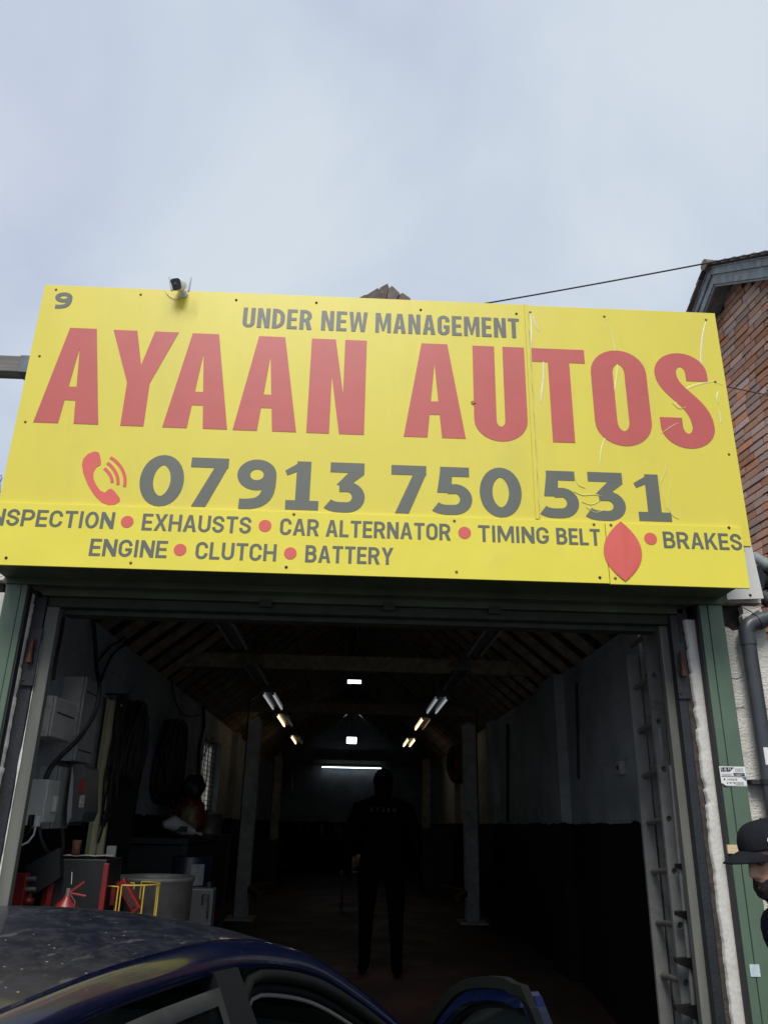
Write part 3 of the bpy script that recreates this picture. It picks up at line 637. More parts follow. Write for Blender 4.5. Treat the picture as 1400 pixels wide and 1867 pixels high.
# green folded steel posts either side
def green_post(x0, x1, seam, lab, zt=2.894):
    t = thing('green_post', lab, 'post', ((x0 + x1) / 2, 4.31, 0), group='green steel door posts')
    a, b = seam - .0015, seam + .0015
    mb = MB(); mb.box(x0, a, 4.300, 4.345, 0, zt); mb.build('face_panel', m_green, t, bevel=.004)
    mb = MB(); mb.box(b, x1, 4.298, 4.345, 0, zt); mb.build('face_panel', m_green, t, bevel=.004)
    mb = MB(); mb.box(a - .01, b + .01, 4.306, 4.343, 0, zt - .01); mb.build('seam_channel', m_dark, t)
    return t
gr1 = green_post(1.936, 2.068, 1.982, 'green steel post on the right of the garage door with a printed sticker on it')
gr0 = green_post(-1.925, -1.805, -1.838, 'green steel post on the left edge of the garage door')
mb = MB(); mb.box(1.926, 1.938, 4.31, 4.358, 0, 2.89); mb.build('dark_gap_strip', m_black, gr1)  # black strip added for the shade in the gap beside the post
mb = MB(); mb.box(-1.805, -1.797, 4.31, 4.358, 0, 2.89); mb.build('dark_gap_strip', m_black, gr0)
# timber infill seen behind the man
mb = MB(); p = at(1327, 1548, 4.296); mb.box(p.x - .008, p.x + .06, 4.285, 4.2975, at(1327, 1556, 4.296).z, at(1327, 1540, 4.296).z); 
tag(mb.build('wooden_sign', mat('bare_wood', (.62, .47, .30), .6, var=.15, vs=20, stretch=(1, 1, 6))), 'pale wooden offcut fixed on the green post behind the cap', 'wood offcut')
# roof: rafters, battens/underlay, tiles outside, tie beams
cxr = (XW0 + XW1) / 2; rise = RZ - EV; run = (XW1 - XW0) / 2 + .12
sl = math.atan2(rise, (XW1 - XW0) / 2); L_ = math.hypot(rise, (XW1 - XW0) / 2) + .1
rm = MB(); rm.box(0, L_, -.025, .025, -.055, .055); rme = rm.mesh('rafter'); rme.materials.append(m_rafter)
y = YI + .12; k = 0
while y < YB - .1:
    inst(rme, 'rafter', gar, (XW0 - .06, y, EV + .03), rot=(0, -sl, 0)); inst(rme, 'rafter', gar, (XW1 + .06, y, EV + .03), rot=(0, -(PI - sl), 0))
    if k % 2 == 0 and y < 9:
        mb = MB(); mb.box(cxr - .5, cxr + .5, y + .027, y + .067, RZ - .52, RZ - .43); mb.build('collar_tie', m_rafter, gar)
    y += .46; k += 1
mb = MB()
nx, nz = math.sin(sl), math.cos(sl)
for sg in (-1, 1):
    e = Vector((XW0 - .3 if sg < 0 else XW1 + .3, 0, EV - .3 * math.tan(sl) + .11)); r = Vector((cxr, 0, RZ + .12))
    a, b = e + Vector((0, 4.9, 0)), r + Vector((0, 4.9, 0)); c_, d_ = e + Vector((0, YB + .2, 0)), r + Vector((0, YB + .2, 0)); off = Vector((nx * sg, 0, nz)) * .03
    mb.hexa([a, b, d_, c_, a + off, b + off, d_ + off, c_ + off])
mb.build('roof_underlay', m_felt, gar)
mb = MB(); mb.box(cxr - .02, cxr + .02, YI, YB, RZ - .14, RZ + .02); mb.build('ridge_board', m_rafter, gar)
for yy, zz in ((6.4, 3.24), (9.0, 3.31), (12.7, 3.30)):
    mb = MB(); mb.box(XW0 + .002, XW1 - .002, yy, yy + .08, zz, zz + .16)
    if yy != 6.4: mb.build('tie_beam', m_rafter, gar)
mb = MB(); mb.box(XW0 + .01, XW1 - .01, YB - .08, YB - .002, 3.27, 3.42); mb.build('wall_plate', m_rafter, gar)
# roof tiles outside: rows of slates (background, hidden by the sign but for the gable coping)
m_tile = mat('weathered_stone', (.15, .115, .10), .9, var=.35, vs=14, bump=.004, bs=40, rnd=.3)
m_slate = mat('roof_slate', (.09, .085, .085), .8, var=.3, vs=5, rnd=.2)
mb = MB()
for sg in (-1, 1):
    for i in range(13):
        t0 = i / 13; t1 = (i + 1.12) / 13
        e = Vector((XW0 - .3 if sg < 0 else XW1 + .3, 0, EV - .3 * math.tan(sl) + .16)); r = Vector((cxr, 0, RZ + .165))
        a = e.lerp(r, t0) + Vector((nx * sg, 0, nz)) * .022; b = e.lerp(r, min(t1, 1)) ; off = Vector((nx * sg, 0, nz)) * .012
        for j in range(3):
            y0 = 4.92 + j * 6.6; y1 = min(y0 + 6.59, YB + .25)
            A, B, C_, D = [q + Vector((0, yy, 0)) for q, yy in ((a, y0), (b, y0), (b, y1), (a, y1))]
            mb.hexa([A, B, C_, D, A + off, B + off, C_ + off, D + off])
mb.build('roof_tile_courses', m_slate, gar, kind='stuff')
# coping stones of the gable top, the ones that peek over the sign
apx = Vector((.146, 0, 5.075))
def cop(poly, Y=YF + .01, d=.26):
    mb = MB(); pts = [S(x, y_, Y) for x, y_ in poly]; mb.prism(pts[::-1], [], lambda u, v, dd: Vector((u, Y + dd, v)), d, back=True); return mb.build('coping_stone', m_tile, gar, bevel=.006)
Z = lambda X, Yy: (280 + X / 2.8, 480 + Yy / 2.8)
cop([Z(1036, 184), Z(1075, 162), Z(1092, 160), Z(1100, 188), Z(1110, 215), Z(1036, 215)], YF + .012)
cop([Z(1089, 160), Z(1144, 126), Z(1158, 140), Z(1170, 188), Z(1175, 222), Z(1105, 222)], YF + .004)
cop([Z(1150, 140), Z(1156, 124), Z(1194, 103), Z(1202, 125), Z(1188, 165), Z(1186, 222), Z(1174, 222)], YF + .013)
cop([Z(1203, 125), Z(1218, 115), Z(1258, 154), Z(1240, 180), Z(1232, 225), Z(1190, 225), Z(1192, 165)], YF + .006)
cop([Z(1260, 156), Z(1272, 151), Z(1310, 178), Z(1314, 192), Z(1300, 228), Z(1236, 228), Z(1244, 182)], YF + .014)
cop([Z(1316, 190), Z(1334, 196), Z(1345, 228), Z(1304, 228)], YF + .008)
# white board behind the sign's right end
wp = thing('white_board', 'plain white board at the right end of the sign, its lower corner cut off', 'board', (2.2, YF - .06, 2.9))
pts = [S(x, y_, YF - .055) for x, y_ in ((1324, 1081), (1325, 1093), (1391.5, 1091), (1367, 985), (1340, 960), (1300, 980), (1300, 1050))]
mb = MB(); mb.prism(pts, [], lambda u, v, d: Vector((u, YF - .055 + d, v)), .012, back=True); mb.build('board', m_white, wp)
p = at(1367, 1085, YF - .056); inst(scr2_me, 'screw', wp, (p.x, YF - .0555, p.z))
# sticker on the right green post
def text_mesh(txt, x, z, h, Y, mtl, parent, w=None, name='printing', bold=.0):
    cu = bpy.data.curves.new('t', 'FONT'); cu.body = txt; cu.size = 1; cu.resolution_u = 2; cu.offset = bold; ob = bpy.data.objects.new('t', cu); COL.objects.link(ob)
    dg = bpy.context.evaluated_depsgraph_get(); me = bpy.data.meshes.new_from_object(ob.evaluated_get(dg)); bpy.data.objects.remove(ob)
    xs = [v.co.x for v in me.vertices]; ys = [v.co.y for v in me.vertices]; sx = h / .72; 
    if w: sx = w / (max(xs) - min(xs))
    x0 = min(xs); org = ORG.get(parent.name, Vector()) if parent else Vector()
    for v in me.vertices: v.co = Vector(((v.co.x - x0) * sx + x, Y, v.co.y * h / .72 + z)) - org
    me.materials.clear(); me.materials.append(mtl); o = bpy.data.objects.new(name, me); COL.objects.link(o); o.parent = parent; return o
m_sw = mat('sticker_white', (.75, .75, .73), .4, var=.02); m_sb = mat('sticker_black', (.03, .03, .035), .4, var=.05); m_sblue = mat('sticker_blue', (.08, .13, .3), .4, var=.05); m_sgrey = mat('sticker_grey', (.35, .36, .36), .4, var=.03)
ys_ = 4.2965
st = thing('business_sticker', 'white and black business sticker reading S & H and UNIQUE on the green post', 'sticker', (2.02, ys_, 1.97))
q = [at(x, y_, ys_) for x, y_ in ((1310, 1397), (1357, 1398), (1361.5, 1434.5), (1322, 1434), (1314.5, 1428))]
q = [(p.x, p.z) for p in q]
mb = MB(); mb.prism(q[::-1], [], lambda u, v, d: Vector((u, ys_ + d, v)), .001, back=True); mb.build('backing', m_sw, st)
def sp(*pts, m=m_sb, name='print_block', Y=ys_ - .0008):
    qq = [(at(1280 + x / 5.833, 1340 + y_ / 5.833, ys_).x, at(1280 + x / 5.833, 1340 + y_ / 5.833, ys_).z) for x, y_ in pts]
    mb = MB(); mb.prism(qq[::-1], [], lambda u, v, d: Vector((u, Y + d, v)), .0007); return mb.build(name, m, st)
sp((188, 343), (334, 345), (290, 390), (198, 394)); sp((325, 402), (444, 405), (450, 438), (332, 434)); sp((200, 438), (460, 443), (461, 449), (202, 444)); sp((205, 440 + 68), (250, 540), (262, 548), (240, 546), (214, 524)); sp((418, 452), (462, 452), (466, 490), (440, 474), m=m_sblue)
sp((200, 538), (470, 541), (471, 546), (238, 546), m=m_sb)
def sxy(x, y_): p = at(1280 + x / 5.833, 1340 + y_ / 5.833, ys_); return p.x, p.z
x_, z_ = sxy(196, 374); x2, _ = sxy(300, 374); text_mesh('S & H', x_, z_, .014, ys_ - .002, m_sw, st, w=x2 - x_, bold=.0)
x_, z_ = sxy(262, 482); x2, _ = sxy(368, 482); text_mesh('UNIQUE', x_, z_, .010, ys_ - .0015, m_sb, st, w=x2 - x_)
for (xa, ya, xb, mm) in ((340, 356, 440, m_sgrey), (345, 368, 440, m_sgrey), (345, 381, 445, m_sgrey), (200, 412, 320, m_sgrey), (204, 425, 322, m_sgrey), (262, 500, 440, m_sgrey), (345, 512, 455, m_sgrey), (350, 524, 458, m_sgrey), (204, 383, 270, m_sw), (340, 415, 438, m_sw), (360, 427, 420, m_sw)):
    for k in range(int((xb - xa) / 16)):
        w_ = 11 + (k * 7 % 5); sp((xa + k * 16, ya), (xa + k * 16 + w_, ya + .5), (xa + k * 16 + w_, ya + 5), (xa + k * 16, ya + 4.5), m=mm, Y=ys_ - .0018, name='small_print')
for x0 in (232, 264, 298, 336):
    x_, z_ = sxy(x0, 470 if x0 == 232 else 514); r_ = .0045 if x0 == 232 else .0028
    mb = MB(); mb.prism([(x_ + r_ * math.cos(a * PI / 6), z_ + r_ * math.sin(a * PI / 6)) for a in range(12)], [], lambda u, v, d: Vector((u, ys_ - .0016 + d, v)), .001); mb.build('round_mark', m_sb, st)
mb = MB(); a, b = at(1365, 1758, 4.2965), at(1386, 1781, 4.2965); mb.box(a.x, b.x, 4.2955, 4.2975, b.z, a.z)
tag(mb.build('small_label', mat('pale_label', (.50, .60, .62), .4, var=.15, vs=60)), 'small faded pale blue label low on the right green post', 'label')

# ================================================================== black drainpipe
pipe = thing('drainpipe', 'black plastic drainpipe with an elbow in front of the rough white pier', 'drainpipe', (2.2, 4.27, 0))
YP = 4.27; m_pipe = mat('black_upvc', (.045, .05, .058), .38, var=.2, vs=4, dirt=((.12, .12, .12), .4, 9, .55, .9))
pc = at(1363, 1170, YP); pb = at(1389, 1500, YP); rp_ = .040
ztop = at(1363, 1160, YP).z
cx_ = pc.x + .0
mb = MB(); mb.tube([(cx_, YP, 0.05), (cx_, YP, ztop)], rp_, 24); mb.build('pipe', m_pipe, pipe)
elb = [(cx_, YP, ztop - .05), (cx_, YP, ztop + .02)] ; 
for i in range(9):
    a = i / 8 * math.radians(68); elb.append((cx_ + .055 * (1 - math.cos(a)), YP, ztop + .02 + .055 * math.sin(a)))
dx, dz = math.cos(math.radians(22)), math.sin(math.radians(22)); e = Vector(elb[-1])
elb += [e + Vector((dx * .05, 0, dz * .05))]
mb = MB(); mb.tube(elb, rp_ + .004, 24); mb.build('elbow', m_pipe, pipe)
mb = MB(); mb.tube([e + Vector((dx * .03, 0, dz * .03)), e + Vector((dx * .07, 0, dz * .07))], rp_ + .009, 24); mb.build('collar', m_pipe, pipe)
mb = MB(); mb.tube([e, e + Vector((dx * .9, .0, dz * .9))], rp_, 24); mb.build('branch', m_pipe, pipe)
for z in (1.945, .8):
    mb = MB(); mb.tube([(cx_, YP, z - .012), (cx_, YP, z + .012)], rp_ + .006, 24); mb.box(cx_ - .09, cx_ + .09, YP + .0, YP + .07, z - .011, z + .011); mb.build('bracket', m_black, pipe)
a, b = at(1369, 1362, YP - rp_), at(1390, 1394, YP - rp_)
P = [[Vector((cx_ + (rp_ + .0012) * math.sin(t), YP - (rp_ + .0012) * math.cos(t), z)) for t in [(-.55 + 1.15 * i / 8) for i in range(9)]] for z in (b.z, a.z)]
mb = MB(); mb.grid(P); mb.build('blank_label', m_sw, pipe)

# ================================================================== gutter bits right of the white board
gt = thing('roof_gutter', 'black gutter end and grey curved flashing beside the brick house wall', 'gutter', (2.75, 5.0, 2.9))
c0 = at(1398, 1040, 5.0)
mb = MB(); mb.tube([at(1374, 1013, 5.0), at(1386, 1022, 4.95), at(1400, 1032, 4.9), at(1425, 1036, 4.85)], [.03, .035, .04, .045], 14); mb.build('curved_flashing', mat('grey_lead', (.22, .25, .26), .5, var=.2, vs=12), gt)
P = []
for i in range(2):
    P.append([])
a0, a1 = at(1384, 1056, 5.0), at(1470, 1060, 5.0)
mb = MB(); mb.tube([a0, a0 + Vector((1.0, -.1, 0))], .085, 20); mb.build('gutter_channel', m_black, gt)
mb = MB(); mb.tube([at(1390, 1085, 5.0), at(1404, 1098, 4.97)], .05, 16); mb.build('gutter_outlet', m_black, gt)

# ================================================================== brick house on the right
m_brick = mat('house_brick', (.52, .265, .165), .85, var=.2, vs=9, dirt=((.17, .14, .12), .6, 4, .5, .8), bump=.003, bs=60, rnd=.28)
m_mortar = mat('mortar', (.045, .04, .037), .95, var=.3, vs=20)
m_barge = mat('weathered_bargeboard', (.25, .275, .285), .7, var=.3, vs=10, dirt=((.09, .085, .075), .5, 12, .45, .75), bump=.002, bs=50)
A_ = Vector((3.5, 6.54, 7.14)); bdir = Vector((-.105, .9945, 0)).normalized(); nrm = Vector((-bdir.y, bdir.x, 0))   # nrm points away from the house, to the garage side
if nrm.x > 0: nrm = -nrm
hs = thing('brick_house', 'red brick house gable with weathered grey bargeboards rising behind the sign on the right', 'house', (3.7, 6.5, 0))
W0 = A_ - nrm * .22          # apex projected on the wall plane
pitch = math.radians(33); HB = 3.6
def wp_(u, v, d=0): return Vector((W0.x, W0.y, 0)) + bdir * u + Vector((0, 0, v)) + nrm * (-d)
AZ = A_.z - .16
mb = MB(); mb.prism([(-HB, 0), (HB, 0), (HB, AZ - HB * math.tan(pitch)), (0, AZ), (-HB, AZ - HB * math.tan(pitch))], [], lambda u, v, d: wp_(u, v, d + .012), 5.0, back=True); mb.build('wall', m_mortar, hs)
# individual bricks where the photograph shows them
bmesh_var = []
for k in range(4):
    for L in (.215, .102):
        b_ = MB(); e = .004
        rr = random.Random(k * 3 + int(L * 1000)); j = lambda: rr.uniform(-.0035, .0035)
        b_.hexa([(-L / 2 + j(), 0 + j() * .3 - .008, -.0325 + j()), (L / 2 + j(), -.008, -.0325 + j()), (L / 2, .03, -.0325), (-L / 2, .03, -.0325), (-L / 2 + j(), -.008, .0325 + j()), (L / 2 + j(), -.008 + j() * .3, .0325 + j()), (L / 2, .03, .0325), (-L / 2, .03, .0325)])
        me = b_.mesh('brick'); me.materials.append(m_brick)
        bmh = bmesh.new(); bmh.from_mesh(me); bmesh.ops.recalc_face_normals(bmh, faces=bmh.faces); bmesh.ops.bevel(bmh, geom=[e_ for e_ in bmh.edges], offset=.0035, segments=1, affect='EDGES'); bmh.to_mesh(me); bmh.free()
        bmesh_var.append(me)
ang = math.atan2(bdir.y, bdir.x)      # local x along the wall; local -y must face out (nrm)
def project(p):
    d = p - Vector((0, 0, CH)); z = d.dot(CAM_F)
    if z < .1: return (-1e4, -1e4)
    return 700 + FPX * d.dot(CAM_R) / z, 933.5 - FPX * d.dot(CAM_U) / z
# orientation matrix columns: x=bdir, y=-nrm (into wall), z=up
xl = bdir; yl = -nrm
if xl.cross(yl).z < 0: xl = -xl
rot = Matrix((xl, yl, Vector((0, 0, 1)))).transposed().to_euler()
nb = 0; rest = MB(); rb = random.Random(11); oo = ORG[hs.name]
for row in range(92):
    z = .04 + row * .0765
    u = -HB + rb.random() * .1; flem = row % 3
    idx = rb.randrange(9)
    while u < HB:
        header = (idx % 3 == 2) if flem != 1 else (idx % 7 == 3)
        L = .102 if header else .215; idx += 1
        uc = u + L / 2; u += L + .0105
        if abs(uc) + L / 2 > HB or z + .04 > AZ - abs(uc) * math.tan(pitch) - .02: continue
        c_ = wp_(uc, z, 0) - nrm * rb.uniform(-.003, .006); px, py = project(c_)
        me = bmesh_var[rb.randrange(4) * 2 + (1 if header else 0)]
        if px < 1425 and px > 1290 and 470 < py < 1230 and (px > 1303 + (py - 571) * .15 - 14) and nb < 298:
            o = bpy.data.objects.new('brick', me); COL.objects.link(o); o.parent = hs; o.location = c_ - oo; o.rotation_euler = rot; nb += 1
        elif -2.2 < uc < 2.2 and z > 1.2:
            M_ = rot.to_matrix(); rest.add([c_ + M_ @ v.co for v in me.vertices], [tuple(p.vertices) for p in me.polygons])
rest.build('distant_bricks', m_brick, hs, kind='stuff')
print('bricks', nb)
# bargeboards, soffits, verge tiles on both slopes
for sg in (-1, 1):
    dr = (bdir * sg * math.cos(pitch) + Vector((0, 0, -math.sin(pitch)))).normalized(); upv = (bdir * sg * math.sin(pitch) + Vector((0, 0, math.cos(pitch)))).normalized()
    LL = HB / math.cos(pitch) + .3
    def bar(o0, o1, h0, h1, mtl, name, start=0.0):
        # o: outward offsets measured from the front plane (0) into the wall (+); h: heights below the roof line
        q = lambda s_, o_, h_: A_ + dr * s_ + upv * (-h_) - nrm * o_
        mb = MB(); s0 = lambda h_: h_ * math.tan(pitch) * 1.0
        mb.hexa([q(s0(h1) * 1, o0, h1), q(LL, o0, h1), q(LL, o1, h1), q(s0(h1), o1, h1), q(s0(h0), o0, h0), q(LL, o0, h0), q(LL, o1, h0), q(s0(h0), o1, h0)]); return mb.build(name, mtl, hs, bevel=.004)
    # at the ridge both sides meet on the mitre: a point h below the roof line starts h*tan(pitch) along the slope
    bar(.012, .05, .045, .115, m_barge, 'bargeboard'); bar(.0, .03, .03, .046, m_barge, 'bargeboard_moulding'); bar(.03, .06, .116, .145, m_barge, 'bargeboard_moulding'); bar(.022, .06, .146, .215, m_barge, 'bargeboard')
    bar(.035, .06, .216, .235, m_barge, 'bargeboard_moulding')
    bar(.061, .24, .16, .175, m_barge, 'soffit_board')
    n = int(LL / .17); tm = None
    for i in range(n):
        s0_ = i * .17 + .0; q = lambda s_, o_, h_: A_ + dr * s_ - upv * h_ - nrm * o_
        mb = MB(); ln = .235; lift = .018
        mb.hexa([q(s0_, -.045, .026 + 0), q(s0_ + ln, -.045, .026 - lift), q(s0_ + ln, .35, .026 - lift), q(s0_, .35, .026), q(s0_, -.045, .008), q(s0_ + ln, -.045, .008 - lift), q(s0_ + ln, .35, .008 - lift), q(s0_, .35, .008)])
        mb.build('verge_tile', m_tile, hs, bevel=.003)
    mb = MB(); q = lambda s_, o_, h_: A_ + dr * s_ - upv * h_ - nrm * o_
    mb.hexa([q(0, .05, .10), q(LL, .05, .10), q(LL, 5, .10), q(0, 5, .10), q(0, .05, .03), q(LL, .05, .03), q(LL, 5, .03), q(0, 5, .03)]); mb.build('roof', m_slate, hs)
mb = MB(); mb.tube([A_ + nrm * .05 + Vector((0, 0, -.02)), A_ - nrm * 5 + Vector((0, 0, -.02))], .06, 10); mb.build('ridge_tile', m_tile, hs)

# ================================================================== wires, beam, tree
def wire(label, pts, r, sag=0):
    mb = MB(); a, b = pts; P = [a.lerp(b, t / 24) - Vector((0, 0, sag * 4 * (t / 24) * (1 - t / 24))) for t in range(25)]; mb.tube(P, r, 6); return tag(mb.build('overhead_wire', m_black), label, 'wire')
wire('thin black cable crossing the sky from the sign top to the right edge', (at(880, 554, 4.36), at(1500, 438, 3.9)), .0055, .01)
wire('thin dark cable running across the brick wall right of the sign', (at(1300, 700, 4.5), at(1440, 729, 4.2)), .004)
bm_ = thing('timber_beam', 'weathered grey timber beam sticking out from behind the left of the sign', 'beam', (-2.3, 4.5, 4.4))
m_oldwood = mat('silvered_wood', (.17, .165, .155), .85, var=.35, vs=18, bump=.004, bs=30, stretch=(.12, 1, 1.6))
a, b = at(0, 648, 4.5), at(0, 676, 4.5)
mb = MB(); mb.box(-4.5, at(39, 650, 4.5).x, 4.5, 4.6, b.z - .0, a.z + .003); mb.build('timber', m_oldwood, bm_, bevel=.004)
mb = MB(); mb.box(at(39, 650, 4.5).x, -1.9, 4.495, 4.605, b.z - .004, a.z + .006); mb.build('metal_shoe', mat('grey_steel', (.10, .12, .14), .5, .5, var=.2, vs=12), bm_, bevel=.002)
# bare tree at the far left
m_bark = mat('bark', (.075, .055, .045), .9, var=.3, vs=10); m_leafr = mat('red_buds', (.14, .05, .03), .8, var=.4, vs=5)
tr = thing('bare_tree', 'bare winter tree with reddish buds just visible left of the sign', 'tree', (-6.6, 12.5, 0))
lv = MB(); tw = MB(); trunk = MB(); rt_ = random.Random(4); leafc = [0]
def grow(p, d, L, r, lev):
    q = p + d * L; mid = p.lerp(q, .5) + Vector((rt_.uniform(-1, 1), rt_.uniform(-1, 1), rt_.uniform(-1, 1))) * L * .05
    (trunk if lev < 3 else tw).tube([p, mid, q], [r, r * .85, r * .68], 7 if lev < 3 else 3, caps=False)
    if lev >= 5:
        for _ in range(7):
            c_ = p.lerp(q, rt_.random()) + Vector((rt_.gauss(0, .02), rt_.gauss(0, .02), rt_.gauss(0, .02))); u = Vector((rt_.gauss(0, 1), rt_.gauss(0, 1), rt_.gauss(0, 1))).normalized() * .018; v = u.orthogonal().normalized() * .01
            lv.add([c_ - u, c_ + v, c_ + u, c_ - v], [(0, 1, 2, 3)])
    if lev == 6: return
    for k in range(3 if lev < 5 else 4):
        ax = Vector((rt_.gauss(0, 1), rt_.gauss(0, 1), rt_.gauss(0, .6))); nd = (d + ax.normalized() * rt_.uniform(.35, .8) + Vector((0, 0, .18))).normalized()
        grow(p.lerp(q, rt_.uniform(.55, 1)), nd, L * rt_.uniform(.62, .82), r * .62, lev + 1)
grow(Vector((-6.6, 12.5, 0)), Vector((.0, 0, 1)), 2.6, .13, 0)
trunk.build('trunk', m_bark, tr, fixn=False); tw.build('twigs', m_bark, tr, fixn=False); lv.build('buds', m_leafr, tr, fixn=False)
# neighbouring low building, left
nb_ = thing('neighbour_outbuilding', 'low neighbouring outbuilding with a white roof edge left of the green post', 'outbuilding', (-5, 8, 0))
pa = at(2, 1062, 8)
mb = MB(); mb.box(-7, pa.x - .0, 8, 12, 0, pa.z - .08); mb.build('wall', mat('grey_block', (.2, .2, .19), .85, var=.2), nb_)
mb = MB(); mb.box(-7.1, pa.x + .02, 7.9, 12.1, pa.z - .08, pa.z + .02); mb.build('roof_edge', m_white, nb_)
mb = MB(); mb.box(-7.1, pa.x + .02, 7.9, 12.1, pa.z + .021, pa.z + .12); mb.build('roof', mat('pebble_roof', (.25, .24, .22), .9, var=.6, vs=60, bump=.01, bs=60), nb_)
# ================================================================== workshop floor
FZ = .45
m_floor = mat('workshop_floor', (.050, .024, .020), .55, var=.5, vs=2.5, dirt=((.012, .012, .012), .8, 1.6, .4, .7), bump=.002, bs=60)
mb = MB(); mb.grid([[Vector((x, y, z)) for x in (XW0 - .2, XW1 + .2)] for y, z in ((4.40, .002), (4.7, .01), (8.0, FZ), (YB + .1, FZ))], smooth=False)
mb.build('workshop_floor', m_floor, kind='structure')
def fz(y): return FZ if y > 8 else max(.01, .01 + (FZ - .01) * (y - 4.7) / 3.3)

# ------------------------------------------------------------------ window in the left wall
m_pane = bpy.data.materials.new('dimming_pane'); m_pane.use_nodes = True  # translucent pane added to dim the sky, streaks of outside light in its colour
t_ = m_pane.node_tree; t_.nodes.clear(); o_ = t_.nodes.new('ShaderNodeOutputMaterial'); tl_ = t_.nodes.new('ShaderNodeBsdfTranslucent'); 
nz_ = t_.nodes.new('ShaderNodeTexNoise'); mp_ = t_.nodes.new('ShaderNodeMapping'); tcx = t_.nodes.new('ShaderNodeTexCoord'); mp_.inputs['Scale'].default_value = (1, 22, 1.5); t_.links.new(tcx.outputs['Object'], mp_.inputs[0]); t_.links.new(mp_.outputs[0], nz_.inputs['Vector'])
nz_.inputs['Scale'].default_value = 1.6; rp_n = t_.nodes.new('ShaderNodeValToRGB'); rp_n.color_ramp.elements[0].color = (.10, .10, .09, 1); rp_n.color_ramp.elements[0].position = .35; rp_n.color_ramp.elements[1].position = .62; rp_n.color_ramp.elements[1].color = (1, .97, .88, 1)
t_.links.new(nz_.outputs[0], rp_n.inputs[0]); t_.links.new(rp_n.outputs[0], tl_.inputs[0]); t_.links.new(tl_.outputs[0], o_.inputs[0])
m_wf = mat('window_frame_paint', (.42, .40, .34), .7, var=.25, vs=12)
wf = MB(); xo = XW0 - .16
wf.box(xo, xo + .05, WY0, WY0 + .07, WZ0, WZ1); wf.box(xo, xo + .05, WY1 - .07, WY1, WZ0, WZ1); wf.box(xo, xo + .05, WY0 + .07, WY1 - .07, WZ0, WZ0 + .06); wf.box(xo, xo + .05, WY0 + .07, WY1 - .07, WZ1 - .06, WZ1)
win = thing('window', 'barred frosted window high in the left workshop wall', 'window', (XW0, 12.4, 2.3))
wf.build('window_frame', m_wf, win)
mb = MB(); mb.box(xo + .02, xo + .026, WY0 + .07, WY1 - .07, WZ0 + .06, WZ1 - .06); mb.build('pane', m_pane, win)
mb = MB()
for i in range(15): z = WZ0 + .04 + i * .068; mb.box(xo + .09, xo + .098, WY0, WY1, z, z + .008)
for i in range(5): y = WY0 + .14 + i * .32; mb.box(xo + .10, xo + .108, y, y + .012, WZ0, WZ1)
mb.build('security_grille', m_dark, win)

# ------------------------------------------------------------------ lift posts
m_lift = mat('dusty_lift_paint', (.42, .425, .39), .6, .1, var=.3, vs=6, dirt=((.07, .06, .05), .7, 4, .5, .8))
LIFTG = 'two-post lift columns'
def lift(x, y, top, sg, lab):
    t = thing('lift_column', lab, 'lift column', (x, y, FZ), group=LIFTG)
    mb = MB(); d = .088; wdt = .115; th = .012
    for s in (-1, 1): mb.box(x - d, x + d, y + s * wdt - th / 2, y + s * wdt + th / 2, FZ, top)
    xa = x - sg * d; mb.box(min(xa, xa + sg * th), max(xa, xa + sg * th), y - wdt + th, y + wdt - th, FZ, top); mb.build('column', m_lift, t, bevel=.003)
    mb = MB(); mb.box(x - .19, x + .19, y - .24, y + .24, FZ - .01, FZ + .03); mb.build('base_plate', m_lift, t, bevel=.004)
    mb = MB(); mb.box(x - .05, x + .05, y - .095, y + .095, FZ + .3, FZ + 1.0); mb.build('carriage', m_rustp, t, bevel=.004)
    for k in (-1, 1):
        mb = MB(); a = Vector((x + sg * .1, y + k * .08, FZ + .38)); mb.obox(a + Vector((sg * .12, k * .45, 0)), (Vector((sg * .25, k * 1, 0)), Vector((-k, sg * .25, 0)), (0, 0, 1)), (.5, .04, .035)); mb.build('lifting_arm', m_rustp, t, bevel=.004)
    mb = MB(); mb.tube([(x, y, top), (x, y, top + .05)], .05, 12); mb.build('top_cap', m_lift, t)
    mb = MB(); mb.tube([(x - sg * .105, y - .05, FZ), (x - sg * .105, y - .05, top - .1), (x - sg * .12, y - .05, top + .3)], .012, 6); mb.build('hydraulic_hose', m_black, t)
    return t
lift(-1.44, 12.3, 3.12, 1, 'nearer left lift column, dusty grey steel, standing in the garage'); lift(1.76, 12.3, 3.12, -1, 'nearer right lift column, dusty grey steel, standing in the garage')
lift(-1.70, 19.8, 3.17, 1, 'farther left lift column deep inside the garage'); lift(1.80, 19.8, 3.17, -1, 'farther right lift column deep inside the garage')

